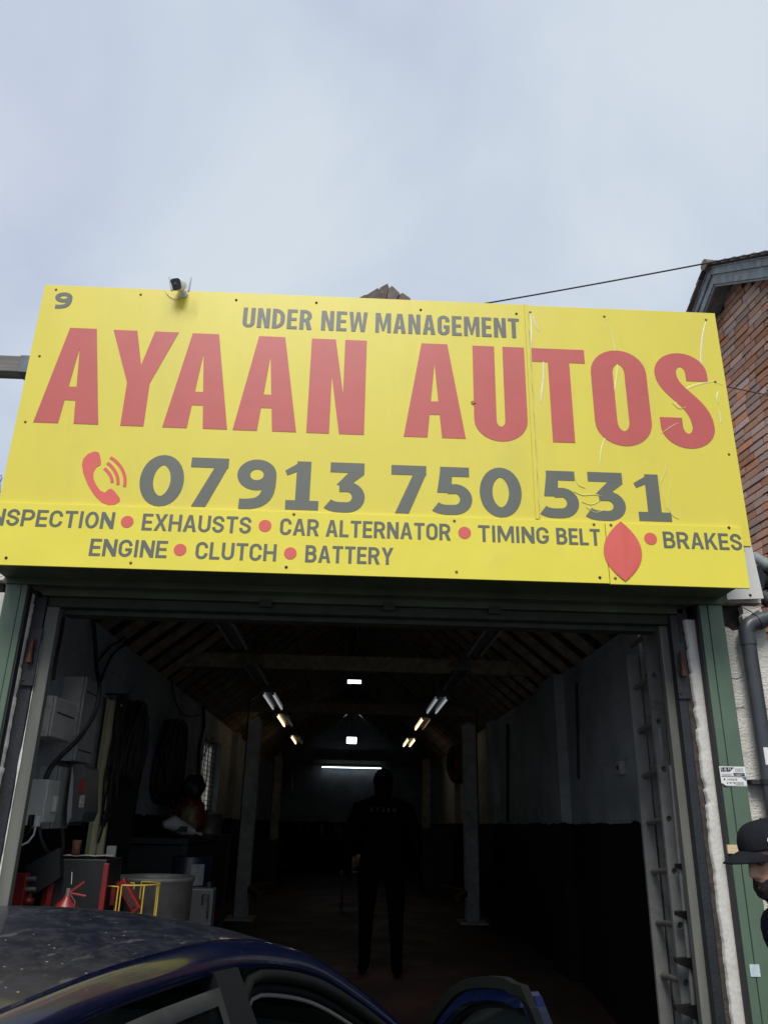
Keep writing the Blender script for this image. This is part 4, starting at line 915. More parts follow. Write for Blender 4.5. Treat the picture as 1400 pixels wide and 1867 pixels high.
# ------------------------------------------------------------------ strip lights
m_tube = lambda s, c: mat('lit_tube', (.9, .9, .9), .5, var=0, emit=(c, s))
m_refl = mat('reflector', (.20, .21, .21), .35, .5, var=.2, vs=8); m_off = mat('unlit_tube', (.35, .37, .37), .3, var=0)
t_warm = m_tube(1.7, (1, .70, .36)); t_white = m_tube(.16, (.9, .95, 1)); 
def strip(x, y0, y1, z, lit, lab):
    t = thing('strip_light', lab, 'strip light', (x, (y0 + y1) / 2, z), group='twin tube strip lights under the roof')
    mb = MB(); mb.hexa([(x - .10, y0, z), (x + .10, y0, z), (x + .10, y1, z), (x - .10, y1, z), (x - .045, y0, z + .06), (x + .045, y0, z + .06), (x + .045, y1, z + .06), (x - .045, y1, z + .06)]); mb.build('reflector', m_refl, t)
    for k, s in enumerate((-1, 1)):
        mb = MB(); mb.tube([(x + s * .065, y0 + .02, z - .022), (x + s * .065, y1 - .02, z - .022)], .014, 8); mb.build('tube', [m_off, t_white, t_warm][lit[k]], t)
        for yy in (y0 + .01, y1 - .01): mb = MB(); mb.box(x + s * .065 - .014, x + s * .065 + .014, yy - .01, yy + .01, z - .036, z - .001); mb.build('lamp_holder', m_refl, t)
    for yy in (y0 + .2, y1 - .2): mb = MB(); mb.tube([(x, yy, z + .06), (x, yy, z + .42)], .004, 5); mb.build('hanger', m_dark, t)
    return t
for n_, (ya, yb, l, r) in enumerate(((6.30, 7.80, (0, 0), (0, 0)), (8.75, 9.95, (0, 0), (0, 0)), (10.7, 12.2, (1, 1), (1, 1)), (12.95, 14.45, (2, 0), (2, 0)), (16.2, 17.7, (2, 0), (2, 2)))):
    od = ('first', 'second', 'third', 'fourth', 'fifth')[n_]
    ex = ('unlit', 'unlit', 'faintly glowing', 'warm lit', 'warm lit')[n_]
    strip(-1.12, ya, yb, 3.30, l, '%s %s strip light from the door, on the left under the rafters' % (od, ex)); strip(1.19, ya, yb, 3.30, r, '%s %s strip light from the door, on the right under the rafters' % (od, ex))
def flood(px, py, Y, wd, hg, st_, lab, col=(.85, .93, 1)):
    p = at(px, py, Y); t = thing('flood_light', lab, 'flood light', (p.x, p.y, p.z), group='white lamps along the ridge')
    mb = MB(); mb.box(p.x - wd / 2 - .02, p.x + wd / 2 + .02, Y, Y + .06, p.z - hg / 2 - .02, p.z + hg / 2 + .02); mb.build('housing', m_dark, t, bevel=.004)
    mb = MB(); mb.box(p.x - wd / 2, p.x + wd / 2, Y - .006, Y - .001, p.z - hg / 2, p.z + hg / 2); mb.build('lit_panel', mat('led_panel', (.9, .9, .9), .4, var=0, emit=(col, st_)), t)
    mb = MB(); mb.tube([(p.x, Y + .04, p.z + hg / 2 + .02), (p.x, Y + .04, min(p.z + .8, 4.6))], .008, 6); mb.build('bracket', m_dark, t); return t
flood(646, 1243, 12.0, .20, .05, 2.0, 'nearer white lamp hanging in the middle of the roof')
flood(641, 1350, 19.0, .22, .14, 4.5, 'farther bright white floodlight above the back of the workshop')
p0, p1 = at(587, 1398.5, YB - .12), at(695, 1401, YB - .12)
bl = thing('batten_light', 'long thin white batten light lit on the back wall', 'batten light', (0, YB - .12, p0.z))
mb = MB(); mb.box(p0.x, p1.x, YB - .11, YB - .06, (p0.z + p1.z) / 2 - .005, (p0.z + p1.z) / 2 + .05); mb.build('housing', m_refl, bl)
mb = MB(); mb.tube([(p0.x, YB - .13, (p0.z + p1.z) / 2), (p1.x, YB - .13, (p0.z + p1.z) / 2)], .013, 8); mb.build('tube', m_tube(2.0, (.8, .9, 1)), bl)

# ------------------------------------------------------------------ electrical gear on the left wall
m_enc = mat('cream_enclosure', (.58, .58, .53), .5, var=.12, vs=6, dirt=((.12, .11, .09), .6, 6, .55, .85)); m_enc2 = mat('grey_enclosure', (.38, .39, .38), .5, var=.15, vs=6, dirt=((.08, .07, .06), .7, 5, .5, .8))
XW = XW0
def pbox(Y0, pxl, pxe, pxf, yt, yb):
    """box on the left wall: near face between pixels pxl and pxe, far edge of its front at pxf"""
    ym = (yt + yb) / 2; X0, X1 = at(pxl, ym, Y0).x, at(pxe, ym, Y0).x; Y1 = atx(pxf, ym, X1).y
    return X0, X1, Y0, Y1, at(pxe, yb, Y0).z, at(pxe, yt, Y0).z
def wbox(name, lab, cat, bx_, mtl, slot=None, hinges=0):
    X0, X1, Y0, Y1, z0, z1 = bx_; t = thing(name, lab, cat, (XW, (Y0 + Y1) / 2, z0))
    mb = MB(); mb.box(XW, X1 - .02, Y0, Y1, z0, z1); mb.build('case', mtl, t, bevel=.006)
    mb = MB(); mb.box(X1 - .018, X1, Y0 + .002, Y1 - .002, z0 + .002, z1 - .002); mb.build('cover', mtl, t, bevel=.008)
    for f in slot or []: mb = MB(); z = z0 + (z1 - z0) * f; mb.box(X1 + .0005, X1 + .004, Y0 + (Y1 - Y0) * .12, Y1 - (Y1 - Y0) * .1, z, z + .008); mb.build('cover_slot', m_dark, t)
    for k in range(hinges): mb = MB(); z = z0 + (z1 - z0) * (.12 + .62 * k); mb.box(X1 - .055, X1 - .03, Y0 - .008, Y0 - .001, z, z + .04); mb.build('hinge', mtl, t, bevel=.002)
    return t
wbox('fuse_box', 'small cream fuse box nearest the door on the left wall', 'fuse box', pbox(5.2, 76, 98, 139, 1268, 1343), m_enc, slot=[.6], hinges=2)
wbox('meter_cabinet', 'tall grey white meter cabinet behind the small fuse box', 'cabinet', pbox(5.77, 112, 148, 179, 1233, 1388), m_enc2, slot=[.13, .82])
iso = wbox('isolator_panel', 'grey isolator panel with a switch lever below the meter cabinet', 'switch panel', pbox(5.60, 100, 103, 132, 1396, 1512), m_enc2)
x0, x1, y0, y1, z0, z1 = pbox(5.1, 62, 84, 106, 1421, 1500); mb = MB(); mb.box(XW + .01, x1, y0, y1, z0, z1); mb.build('switch_box', m_enc, iso, bevel=.006)
mb = MB(); mb.box(x1 + .001, x1 + .03, y0 + .10, y0 + .14, z0 + .06, z0 + .15); mb.build('switch_lever', m_enc, iso, bevel=.006)
Xp = lambda px, py: (at(px, py, 5.72).x, at(px, py, 5.72).z)
mb = MB(); mb.prism([Xp(*q_) for q_ in ((122, 1506), (124, 1500), (148, 1497), (155, 1480), (157, 1400), (150, 1393), (134, 1393), (132, 1440))], [], lambda u, v, d: Vector((u, 5.72 + d, v)), .30, back=True); mb.build('moulded_cover', mat('grey_moulding', (.10, .105, .105), .35, var=.2, vs=8), iso, bevel=.006)
mb = MB(); mb.prism([Xp(*q_) for q_ in ((123, 1504), (131, 1490), (135, 1420), (133, 1398), (130, 1420), (124, 1470))], [], lambda u, v, d: Vector((u, 5.712 + d, v)), .007, back=True); mb.build('steel_edge', m_plastg, iso)
for q4, mm, nm in (((144, 1420, 157, 1446), mat('red_label', (.26, .03, .03), .5, var=.3, vs=40), 'warning_label'), ((144, 1450, 156, 1472), mat('worn_label', (.38, .36, .31), .6, var=.6, vs=60), 'worn_label')):
    a, b = Xp(q4[0], q4[3]), Xp(q4[2], q4[1]); mb = MB(); mb.box(a[0], b[0] + .002, 5.714, 5.719, a[1], b[1]); mb.build(nm, mm, iso)
sk = thing('plug_socket', 'double wall socket with a white plug and cable on the left wall', 'socket', (XW, 5.5, 1.62))
q_ = lambda px, py: at(px, py, 5.0)
a, b = q_(38, 1505), q_(52, 1483); mb = MB(); mb.box(XW + .005, b.x, 5.0, 5.10, a.z, b.z); mb.build('socket', m_enc, sk, bevel=.004)
a, b = q_(50, 1505), q_(60, 1485); mb = MB(); mb.box(a.x + .002, b.x, 5.0, 5.05, a.z, b.z); mb.build('plug', m_black, sk, bevel=.004)
a, b = q_(62, 1507), q_(73, 1487); mb = MB(); mb.box(a.x, b.x, 4.99, 5.04, a.z, b.z); mb.build('plug', m_plast, sk, bevel=.004)
mb = MB(); mb.tube([q_(66, 1506), q_(62, 1522), q_(52, 1535), q_(40, 1541), q_(26, 1545)], .006, 8); mb.build('white_cable', m_plast, sk)
mb = MB(); mb.tube([q_(57, 1505), q_(54, 1518), q_(46, 1525), q_(38, 1518), q_(37, 1500)], .006, 8); mb.build('black_cable', m_black, sk)
def cable(lab, pts, r=.012, n=8, name='wall_cable'):
    P = [Vector(p) for p in pts]; out = []
    for i in range((len(P) - 1) * 8 + 1):
        t = i / 8; k = min(int(t), len(P) - 2); f = t - k; a, b, c_, d = P[max(k - 1, 0)], P[k], P[k + 1], P[min(k + 2, len(P) - 1)]
        out.append(.5 * (2 * b + (c_ - a) * f + (2 * a - 5 * b + 4 * c_ - d) * f * f + (3 * b - a - 3 * c_ + d) * f ** 3))
    mb = MB(); mb.tube(out, r, n); return tag(mb.build(name, m_black), lab, 'cable')
xc = XW + .28
W = lambda x, y, X=None: atx(x, y, X if X is not None else XW + .26)
cable('thick black cable curving down over the meter cabinet to the switch box', [W(170, 1122, XW + .04), W(174, 1175, XW + .06), W(177, 1220, XW + .13), at(182, 1255, 5.75), at(173, 1300, 5.65), at(145, 1345, 5.4), at(112, 1378, 5.25), at(92, 1402, 5.15), at(84, 1422, 5.14)], .016)
cable('thin dark cable dropping along the left wall behind the cabinets', [W(118, 1125, XW + .02), W(112, 1160, XW + .02), W(105, 1195, XW + .02), W(98, 1240, XW + .02)], .010)
cable('black cable looping below the switch box beside the left post', [at(72, 1498, 5.15), at(74, 1525, 5.15), at(86, 1552, 5.2), at(100, 1560, 5.3), at(114, 1552, 5.4), at(115, 1530, 5.45), at(113, 1512, 5.5)], .013)
cable('tangled thin cable under the rafters on the left wall', [W(180, 1205, XW + .03), W(200, 1180, XW + .03), W(215, 1172, XW + .03), W(228, 1163, XW + .03), W(232, 1172, XW + .03), W(205, 1195, XW + .03), W(185, 1240, XW + .03)], .010)
cable('thin wire sagging across the left wall toward the window', [W(312, 1240, XW + .02), W(325, 1290, XW + .02), W(345, 1306, XW + .02), W(372, 1302, XW + .02)], .008)
cable('thin wire running diagonally over the window bars', [W(390, 1345, XW + .03), W(378, 1365, XW + .03), W(368, 1385, XW + .03)], .008)
cable('dark conduit running down the left wall before the window', [W(371, 1290, XW + .03), W(372, 1325, XW + .03), W(364, 1360, XW + .03), W(362, 1400, XW + .03), W(358, 1470, XW + .03)], .022)
# cream ribbed panel
cp = thing('cream_panel', 'tall cream ribbed door panel leaning on the left wall', 'panel', (XW + .05, 7.0, 1.4)); m_cream = mat('cream_paint', (.68, .63, .38), .55, var=.12, vs=5, dirt=((.10, .09, .06), .6, 3, .55, .85))
mb = MB(); prof = []; y = 6.72
zt0, zb0 = 2.62, 1.0
for k, (dy, dx_) in enumerate(((0, .02), (.10, .02), (.12, .06), (.16, .06), (.18, .02), (.30, .02), (.32, .06), (.36, .06), (.38, .02), (.55, .02))): prof.append((XW + dx_ + .02, y + dy))
mb.grid([[Vector((px_, py_, z)) for px_, py_ in prof] for z in (zb0, zt0)], smooth=False); mb.build('ribbed_sheet', m_cream, cp, solid=.004)
# hanging bundles
m_cab = mat('hanging_cable', (.022, .018, .014), .6, var=.4, vs=10)
def bundle(lab, px, pt, pb, n, spread, X, seed, sp=.03, r=.011, drop=1.0):
    rnd = random.Random(seed); p0_ = W(px, pt, X); pbm = W(px, pb, X); L = p0_.z - pbm.z
    t = thing('cable_bundle', lab, 'cable bundle', tuple(p0_))
    mb = MB(); mb.tube([(XW + .005, p0_.y, p0_.z), (X + .05, p0_.y, p0_.z), (X + .06, p0_.y, p0_.z + .03)], .008, 6); mb.build('hook', m_dark, t)
    mb = MB()
    for k in range(n):
        w_ = spread * rnd.uniform(.3, 1); l = L * rnd.uniform(.55, 1); cy = p0_.y + rnd.uniform(-1, 1) * spread * .4; xo_ = X + rnd.uniform(-sp, sp); tw_ = rnd.uniform(-.5, .5)
        P = []
        for i in range(25):
            a = PI / 2 + 2 * PI * i / 24; yy = cy + w_ / 2 * math.cos(a) * (1 + .25 * math.sin(a)); sx = (math.sin(a) - 1) / 2
            P.append((xo_ + .02 * math.cos(a * 2 + k), yy * 1 + (p0_.y - yy) * (1 + sx) * .55 + sx * tw_ * .12, p0_.z + sx * l + .012 * math.sin(3 * a + k)))
        mb.tube(P, r, 6, closed=False)
    mb.build('loops', m_cab, t)
    return t
bundle('long bundle of brown black cables hanging over the cream panel', 224, 1266, 1556, 6, .10, XW + .14, 1, r=.008)
bundle('thick black coil of hoses hanging right of the cream panel', 250, 1285, 1440, 26, .75, XW + .10, 2, sp=.06, r=.02)
bundle('black jacket shaped bundle of straps on the wall before the window', 322, 1318, 1475, 26, 1.1, XW + .08, 3, sp=.05, r=.022)
mb = MB(); q = [W(x, y, XW + .12) for x, y in ((236, 1275), (262, 1285), (268, 1300), (266, 1390), (256, 1440), (248, 1490), (240, 1560), (205, 1600), (208, 1500), (215, 1400), (222, 1320))]
q = [(p.y, p.z) for p in q]
mb.prism(q, [], lambda u, v, d: Vector((XW + .06 + d, u, v)), .05, back=True); tag(mb.build('hanging_coat', mat('black_cloth', (.008, .009, .010), .9, var=.3, vs=8, bump=.02, bs=6), bevel=.01), 'long black coat hanging between the two cable bundles', 'coat')

# ------------------------------------------------------------------ bench and clutter on the left
m_blackm = mat('black_metal', (.008, .0085, .0095), .55, .0, var=.4, vs=8); m_steel = mat('pot_steel', (.30, .29, .26), .35, .7, var=.3, vs=8)
bn = thing('workbench', 'dark workbench against the left wall crowded with tools', 'workbench', (-1.7, 9.0, FZ))
mb = MB(); mb.box(-2.04, -1.42, 7.7, 10.6, 1.50, 1.55); mb.build('bench_top', m_blackm, bn, bevel=.004)
for y in (7.75, 10.5):
    for x in (-2.0, -1.48): mb = MB(); mb.box(x, x + .05, y, y + .05, fz(y), 1.499); mb.build('leg', m_blackm, bn)
mb = MB(); mb.box(-2.0, -1.47, 7.85, 10.4, .80, .83); mb.build('shelf', m_blackm, bn)
mb = MB(); mb.box(-2.02, -1.44, 7.80, 10.42, .84, 1.49); mb.build('drawer_panel', m_blackm, bn)
mt = MB(); c_ = W(325, 1485, -1.6); cy, cz = c_.y, 1.55
sm_ = thing('red_bag', 'dark red plastic bag slumped on the workbench', 'bag', (-1.65, cy, 1.55))
def lump(c, r, m_, name, parent, seed, sq=(1, 1, 1), n=18, amp=.18):
    rnd = random.Random(seed); ph_ = [rnd.uniform(0, 6.28) for _ in range(6)]; P = []
    for i in range(n // 2 + 1):
        th = PI * i / (n // 2); row = []
        for j in range(n):
            a = 2 * PI * j / n; f = 1 + amp * (math.sin(3 * a + ph_[0]) * math.sin(2 * th + ph_[1]) + .6 * math.sin(5 * a + ph_[2] + 3 * th) + .4 * math.sin(7 * th + ph_[3]))
            row.append(Vector(c) + Vector((r * sq[0] * math.sin(th) * math.cos(a) * f, r * sq[1] * math.sin(th) * math.sin(a) * f, r * sq[2] * math.cos(th) * f)))
        P.append(row)
    mb = MB(); mb.grid(P, wrap=True); return mb.build(name, m_, parent)
lump((-1.62, 8.8, 1.74), .15, mat('red_plastic_bag', (.16, .012, .018), .4, var=.2, vs=9), 'bag', sm_, 5, (1, 1, 1.3)); lump((-1.60, 8.65, 1.72), .10, mat('gold_wrapper', (.20, .16, .08), .4, var=.3, vs=9), 'wrapper', sm_, 6, (1, 1, 1.4))
lump((-1.62, 8.78, 2.02), .12, m_blackm, 'knot', sm_, 8)
pt_ = thing('steel_pot', 'brushed steel pot at the back of the workbench', 'pot', (-1.6, 9.6, 1.55)); mb = MB(); mb.lathe([(0, 0), (.15, 0), (.155, .02), (.155, .22), (.165, .225), (.16, .23), (.15, .225), (.148, .03), (0, .02)], c=(-1.58, 9.7, 1.551), n=28); mb.build('body', m_steel, pt_)
gr_ = thing('power_tool', 'grey handheld power tool lying on the workbench edge', 'power tool', (-1.5, 8.2, 1.56)); mb = MB(); mb.tube([(-1.72, 8.0, 1.66), (-1.64, 8.05, 1.68), (-1.55, 8.1, 1.63), (-1.45, 8.15, 1.60)], [.03, .07, .06, .03], 12); mb.build('body', m_plastg, gr_); mb = MB(); mb.box(-1.62, -1.5, 8.02, 8.06, 1.60, 1.65); mb.build('label', m_dark, gr_); mb = MB(); mb.tube([(-1.45, 8.15, 1.60), (-1.38, 8.18, 1.575)], .014, 8); mb.build('chuck', m_steel, gr_)
cn = thing('canister', 'pale cylindrical canister behind the red bag', 'canister', (-1.8, 9.1, 1.55)); mb = MB(); mb.lathe([(0, 0), (.07, 0), (.07, .55), (.055, .6), (.02, .61), (.02, .64), (0, .64)], c=(-1.72, 9.25, 1.551), n=16); mb.build('body', m_enc2, cn)
# silver sparkle tools on bench
tb = thing('tool_tray', 'tray of small spanners glinting on the bench', 'tool tray', (-1.5, 8.8, 1.56)); mb = MB(); mb.box(-1.60, -1.43, 8.3, 8.62, 1.552, 1.58); mb.build('tray', m_blackm, tb)
for k in range(5): mb = MB(); mb.tube([(-1.58, 8.33 + k * .06, 1.592), (-1.45, 8.34 + k * .06, 1.595)], .009, 6); mb.build('spanner', m_steel, tb)
# big galvanised drum
dr_ = thing('metal_drum', 'open topped grey galvanised drum standing behind the yellow cage', 'drum', (-1.17, 5.75, 0)); zd = at(283, 1600, 5.75).z
cxd = (at(212, 1592, 5.7).x + at(354, 1597, 5.7).x) / 2; rd = (at(354, 1597, 5.7).x - at(212, 1592, 5.7).x) / 2
m_galv = mat('galvanised', (.22, .22, .20), .5, .35, var=.3, vs=7, dirt=((.08, .065, .05), .6, 5, .5, .8), bump=.002, bs=20)
mb = MB(); zb_ = fz(5.7); mb.lathe([(0, .02), (rd * .96, .02), (rd * .97, zd - zb_ - .02), (rd, zd - zb_ - .015), (rd * 1.025, zd - zb_), (rd, zd - zb_ + .012), (rd * .99, zd - zb_), (rd * .93, zd - zb_ - .02), (rd * .93, .05), (0, .05)][::1], c=(cxd, 5.72, zb_), n=48); mb.build('body', m_galv, dr_)
for zz in (.45, .9): mb = MB(); mb.lathe([(rd * .97, -.015), (rd * .995, 0), (rd * .97, .015)], c=(cxd, 5.72, zb_ + zz), n=48); mb.build('rib', m_galv, dr_)
# yellow wire cage
m_yell = mat('yellow_wire', (.62, .42, .07), .45, var=.15, vs=20, dirt=((.25, .15, .05), .5, 30, .6, .8))
YC = 5.15; pa, pb = at(190, 1618, YC), at(290, 1620, YC); cc_ = Vector(((pa.x + pb.x) / 2, YC + .02, 0)); rc = (pb.x - pa.x) / 2
zc_ = at(240, 1614, YC).z
cg = thing('yellow_cage', 'yellow wire guard cage standing in front of the metal drum', 'wire cage', (cc_.x, cc_.y, 0))
for part, a0, a1, dz_ in ((0, 100, 255, .0), (1, 262, 445, .008)):
    for zz in (0, -.35):
        mb = MB(); mb.tube([cc_ + Vector((rc * math.cos(math.radians(a0 + (a1 - a0) * i / 14)), rc * math.sin(math.radians(a0 + (a1 - a0) * i / 14)), zc_ + dz_ + zz)) for i in range(15)], .0045, 6); mb.build('ring', m_yell, cg)
    for i in range(5):
        a = math.radians(a0 + (a1 - a0) * i / 4); mb = MB(); p = cc_ + Vector((rc * math.cos(a), rc * math.sin(a), 0)); mb.tube([p + Vector((0, 0, zc_ + dz_)), p + Vector((0, 0, fz(YC) + .01))], .0045, 6); mb.build('upright', m_yell, cg)
# jack inside / red clamp
m_redp = mat('red_enamel', (.20, .014, .012), .4, var=.25, vs=9, dirt=((.05, .02, .02), .6, 6, .5, .8))
jk = thing('trolley_jack', 'red trolley jack lying inside the yellow cage', 'jack', (cc_.x, 5.25, 1.1))
a, b = at(225, 1612, 5.2), at(250, 1655, 5.2)
mb = MB(); mb.obox((a + b) / 2, (b - a, (0, 1, 0), (b - a).cross(Vector((0, 1, 0)))), ((b - a).length / 2 + .02, .04, .028)); mb.build('side_plate', m_redp, jk, bevel=.006)
mb = MB(); mb.obox((a + b) / 2 + Vector((0, -.045, .0)), (b - a, (0, 1, 0), (b - a).cross(Vector((0, 1, 0)))), ((b - a).length / 2 - .01, .004, .010)); mb.build('slot', m_dark, jk)
mb = MB(); a = at(206, 1618, 5.2); mb.tube([a + Vector((0, 0, -.09)), a + Vector((0, 0, .0))], .035, 12); mb.build('cylinder', m_redp, jk)
mb = MB(); a, b = at(208, 1640, 5.22), at(217, 1606, 5.22); mb.tube([a, b], .009, 8); mb.build('handle', m_redp, jk)
mb = MB(); p = at(232, 1640, 5.25); mb.lathe([(0, 0), (.10, 0), (.10, p.z - .02 - fz(5.25) - .12), (.03, p.z - fz(5.25) - .10), (0, p.z - fz(5.25) - .1)], c=(p.x, 5.25, fz(5.25)), n=16); mb.build('base', m_blackm, jk)
# black press / stand with red uprights and paper on top
ps = thing('hydraulic_press', 'black and red hydraulic press bench beside the left door post', 'press', (-1.65, 5.0, 0))
a = at(97, 1560, 5.0); b = at(197, 1560, 5.0)
zt1 = at(150, 1566, 5.0).z
mb = MB(); mb.box(at(100, 1566, 5.0).x, at(196, 1566, 5.0).x, 5.0, 5.35, .02, zt1); mb.build('black_case', m_blackm, ps, bevel=.006)
for x in (98, 194): q_ = at(x, 1590, 4.98); mb = MB(); mb.box(q_.x - .014, q_.x + .014, 4.965, 4.995, .01, zt1 + (.0 if x == 98 else -.02)); mb.build('red_upright', m_redp, ps, bevel=.002)
q0, q1 = at(26, 1592, 4.85), at(50, 1592, 4.85); mb = MB(); mb.box(q0.x, q1.x, 4.85, 4.91, .01, q0.z); mb.build('red_leg', m_redp, ps, bevel=.004)
for y_ in (1603, 1622): q_ = at(46, y_, 4.85); mb = MB(); mb.tube([(q_.x - .01, 4.875, q_.z), (q_.x + .05, 4.875, q_.z)], .013, 8); mb.build('pivot_bolt', m_steel, ps)
a, b = at(50, 1578, 4.95), at(112, 1545, 4.95); c2, d2 = at(112, 1600, 4.95), at(50, 1640, 4.95)
mb = MB(); mb.prism([(v.x, v.z) for v in (d2, c2, b, a)], [], lambda u, v, d: Vector((u, 4.93 + d, v)), .06, back=True); mb.build('black_arm', m_blackm, ps, bevel=.004)
a, b = at(75, 1625, 4.97), at(98, 1600, 4.97); mb = MB(); mb.box(a.x, b.x, 4.998, 5.03, .5, a.z + .02); mb.build('red_plate', m_redp, ps, bevel=.003)
q_ = at(52, 1645, 4.9); mb = MB(); mb.lathe([(.0, .0), (.03, 0), (.03, .03), (.012, .035), (.012, .055), (0, .056)], c=(q_.x, 4.9, q_.z - .01), n=12); mb.build('valve_cap', m_redp, ps)
mb = MB(); mb.lathe([(0, 0), (.022, 0), (.026, .09), (.024, .092), (.02, .01), (0, .01)], c=(at(138, 1558, 5.1).x, 5.1, zt1 + .005), n=16); tag(mb.build('rusty_cup', m_rustp), 'rusty metal cup standing on papers on the press', 'cup')
rnd = random.Random(5)
pp = thing('paper_pile', 'crumpled newspapers spread on the black press top', 'papers', (-1.5, 5.1, zt1)); m_pap = mat('newspaper', (.42, .42, .40), .8, var=.35, vs=40)
for k in range(3):
    P = []; cx0 = at(150, 1562, 5.1).x + (k - 1) * .035; rz = rnd.uniform(-.4, .4)
    for i in range(9):
        row = []
        for j in range(7):
            u, v = (i / 8 - .5) * .26, (j / 6 - .5) * .2
            row.append(Vector((cx0 + u * math.cos(rz) - v * math.sin(rz), 5.12 + u * math.sin(rz) + v * math.cos(rz), zt1 + .004 + k * .004 + .006 * abs(math.sin(u * 30 + k) * math.cos(v * 25)) * (1 if k else .3))))
        P.append(row)
    mb = MB(); mb.grid(P); mb.build('sheet', m_pap, pp, fixn=False)
# fire extinguisher
fe = thing('fire_extinguisher', 'red fire extinguisher with brass valve in front of the press', 'extinguisher', (-1.47, 4.85, 0)); q_ = at(123, 1640, 4.8); zt2 = q_.z + .02
mb = MB(); mb.lathe([(0, .01), (.075, .01), (.08, .03), (.08, zt2 - .12), (.06, zt2 - .05), (.02, zt2 - .012), (.018, zt2), (0, zt2)], c=(q_.x, 4.8, 0), n=24); mb.build('cylinder', m_redp, fe)
mb = MB(); mb.tube([(q_.x, 4.8, zt2), (q_.x, 4.8, zt2 + .035)], .013, 10); mb.build('valve', m_steel, fe)
a, b, c3 = at(127, 1628, 4.8), at(155, 1608, 4.8), at(158, 1634, 4.8)
mb = MB(); mb.obox((a + b) / 2, (b - a, (0, 1, 0), (b - a).cross(Vector((0, 1, 0)))), ((b - a).length / 2, .008, .006)); mb.build('lever', m_redp, fe, bevel=.002)
mb = MB(); mb.obox((a + c3) / 2, (c3 - a, (0, 1, 0), (c3 - a).cross(Vector((0, 1, 0)))), ((c3 - a).length / 2, .008, .005)); mb.build('carry_handle', m_redp, fe, bevel=.002)
mb = MB(); mb.tube([a, at(138, 1645, 4.78), at(134, 1660, 4.76), at(130, 1690, 4.76)], .006, 6); mb.build('hose', m_black, fe)
mb = MB(); mb.tube([at(131, 1612, 4.8), at(132, 1590, 4.8)], .002, 4); mb.build('safety_tag_wire', m_enc, fe)
# blue oil drum and white can
bd = thing('oil_drum', 'dark blue oil drum with a white label right of the grey drum', 'oil drum', (-1.0, 7.0, 0)); q_ = at(356, 1545, 7.0); cxb = at(352, 1560, 7.0).x; zq = at(356, 1562, 7.0).z
m_blue = mat('blue_drum', (.005, .009, .03), .4, .2, var=.2, vs=6); rb_ = .155
mb = MB(); mb.lathe([(0, 0), (rb_, 0), (rb_, .3), (rb_ + .006, .31), (rb_, .32), (rb_, .6), (rb_ + .006, .61), (rb_, .62), (rb_, zq - fz(7)), (rb_ - .01, zq - fz(7) + .008), (rb_ - .012, zq - fz(7)), (0, zq - fz(7))], c=(cxb, 7.0, fz(7)), n=32); mb.build('body', m_blue, bd)
P = [[Vector((cxb + (rb_ + .0012) * math.sin(t), 7 - (rb_ + .0012) * math.cos(t), z)) for t in [(.15 + .7 * i / 8) for i in range(9)]] for z in (zq - .20, zq - .05)]
mb = MB(); mb.grid(P); mb.build('label', mat('drum_label', (.2, .21, .21), .7, var=.3, vs=40), bd)
wc = thing('white_jerrycan', 'white plastic jerrycan below the oil drum label', 'jerrycan', (-.95, 6.8, 0)); a, b = at(362, 1620, 6.7), at(384, 1690, 6.7)
mb = MB(); mb.box(a.x - .1, b.x, 6.7, 6.85, fz(6.7), a.z); mb.build('body', mat('milky_plastic', (.13, .14, .14), .4, var=.1), wc, bevel=.012)
mb = MB(); mb.tube([(b.x - .075, 6.69, a.z - .11), (b.x - .075, 6.675, a.z - .04), (b.x - .03, 6.675, a.z - .04), (b.x - .03, 6.69, a.z - .2)], .006, 6); mb.build('handle', m_dark, wc)
mb = MB(); mb.tube([(b.x - .05, 6.77, a.z), (b.x - .05, 6.77, a.z + .04)], .02, 10); mb.build('cap', m_dark, wc)
bb = thing('white_board_offcut', 'narrow white board offcut standing left of the grey drum', 'board', (-1.6, 6.2, 1.3)); a, b = at(196, 1542, 6.2), at(206, 1592, 6.2)
mb = MB(); mb.box(a.x, b.x, 6.2, 6.22, fz(6.2), a.z); mb.build('board', m_enc, bb)

# ------------------------------------------------------------------ far end clutter
m_tyre = mat('tyre_rubber', (.012, .012, .013), .85, var=.3, vs=10)
def tyre(c, axis, lab, R=.33):
    t = thing('tyre', lab, 'tyre', tuple(c)); mb = MB(); mb.lathe([(R * .58, -.09), (R * .8, -.105), (R * .97, -.09), (R, -.06), (R, .06), (R * .97, .09), (R * .8, .105), (R * .58, .09), (R * .56, 0), (R * .58, -.09)], c=c, axis=axis, n=32); mb.build('tread', m_tyre, t)
    mb = MB(); mb.lathe([(0, .02), (R * .2, .03), (R * .5, .0), (R * .57, -.02)], c=c, axis=axis, n=24); mb.build('rim', m_rustp, t); return t
tyre((1.90, 14.6, 2.72), (-1, -.35, -.1), 'black wheel hung on the right wall behind the lift column')
fb = thing('back_bench', 'dark bench of bottles and jars along the back wall', 'bench', (-.3, 23.5, FZ)); mb = MB(); mb.box(-1.4, .6, 23.2, 24.0, 1.30, 1.35); mb.build('bench_top', m_blackm, fb)
for x in (-1.35, .5): mb = MB(); mb.box(x, x + .06, 23.25, 23.9, FZ, 1.3); mb.build('leg', m_blackm, fb)
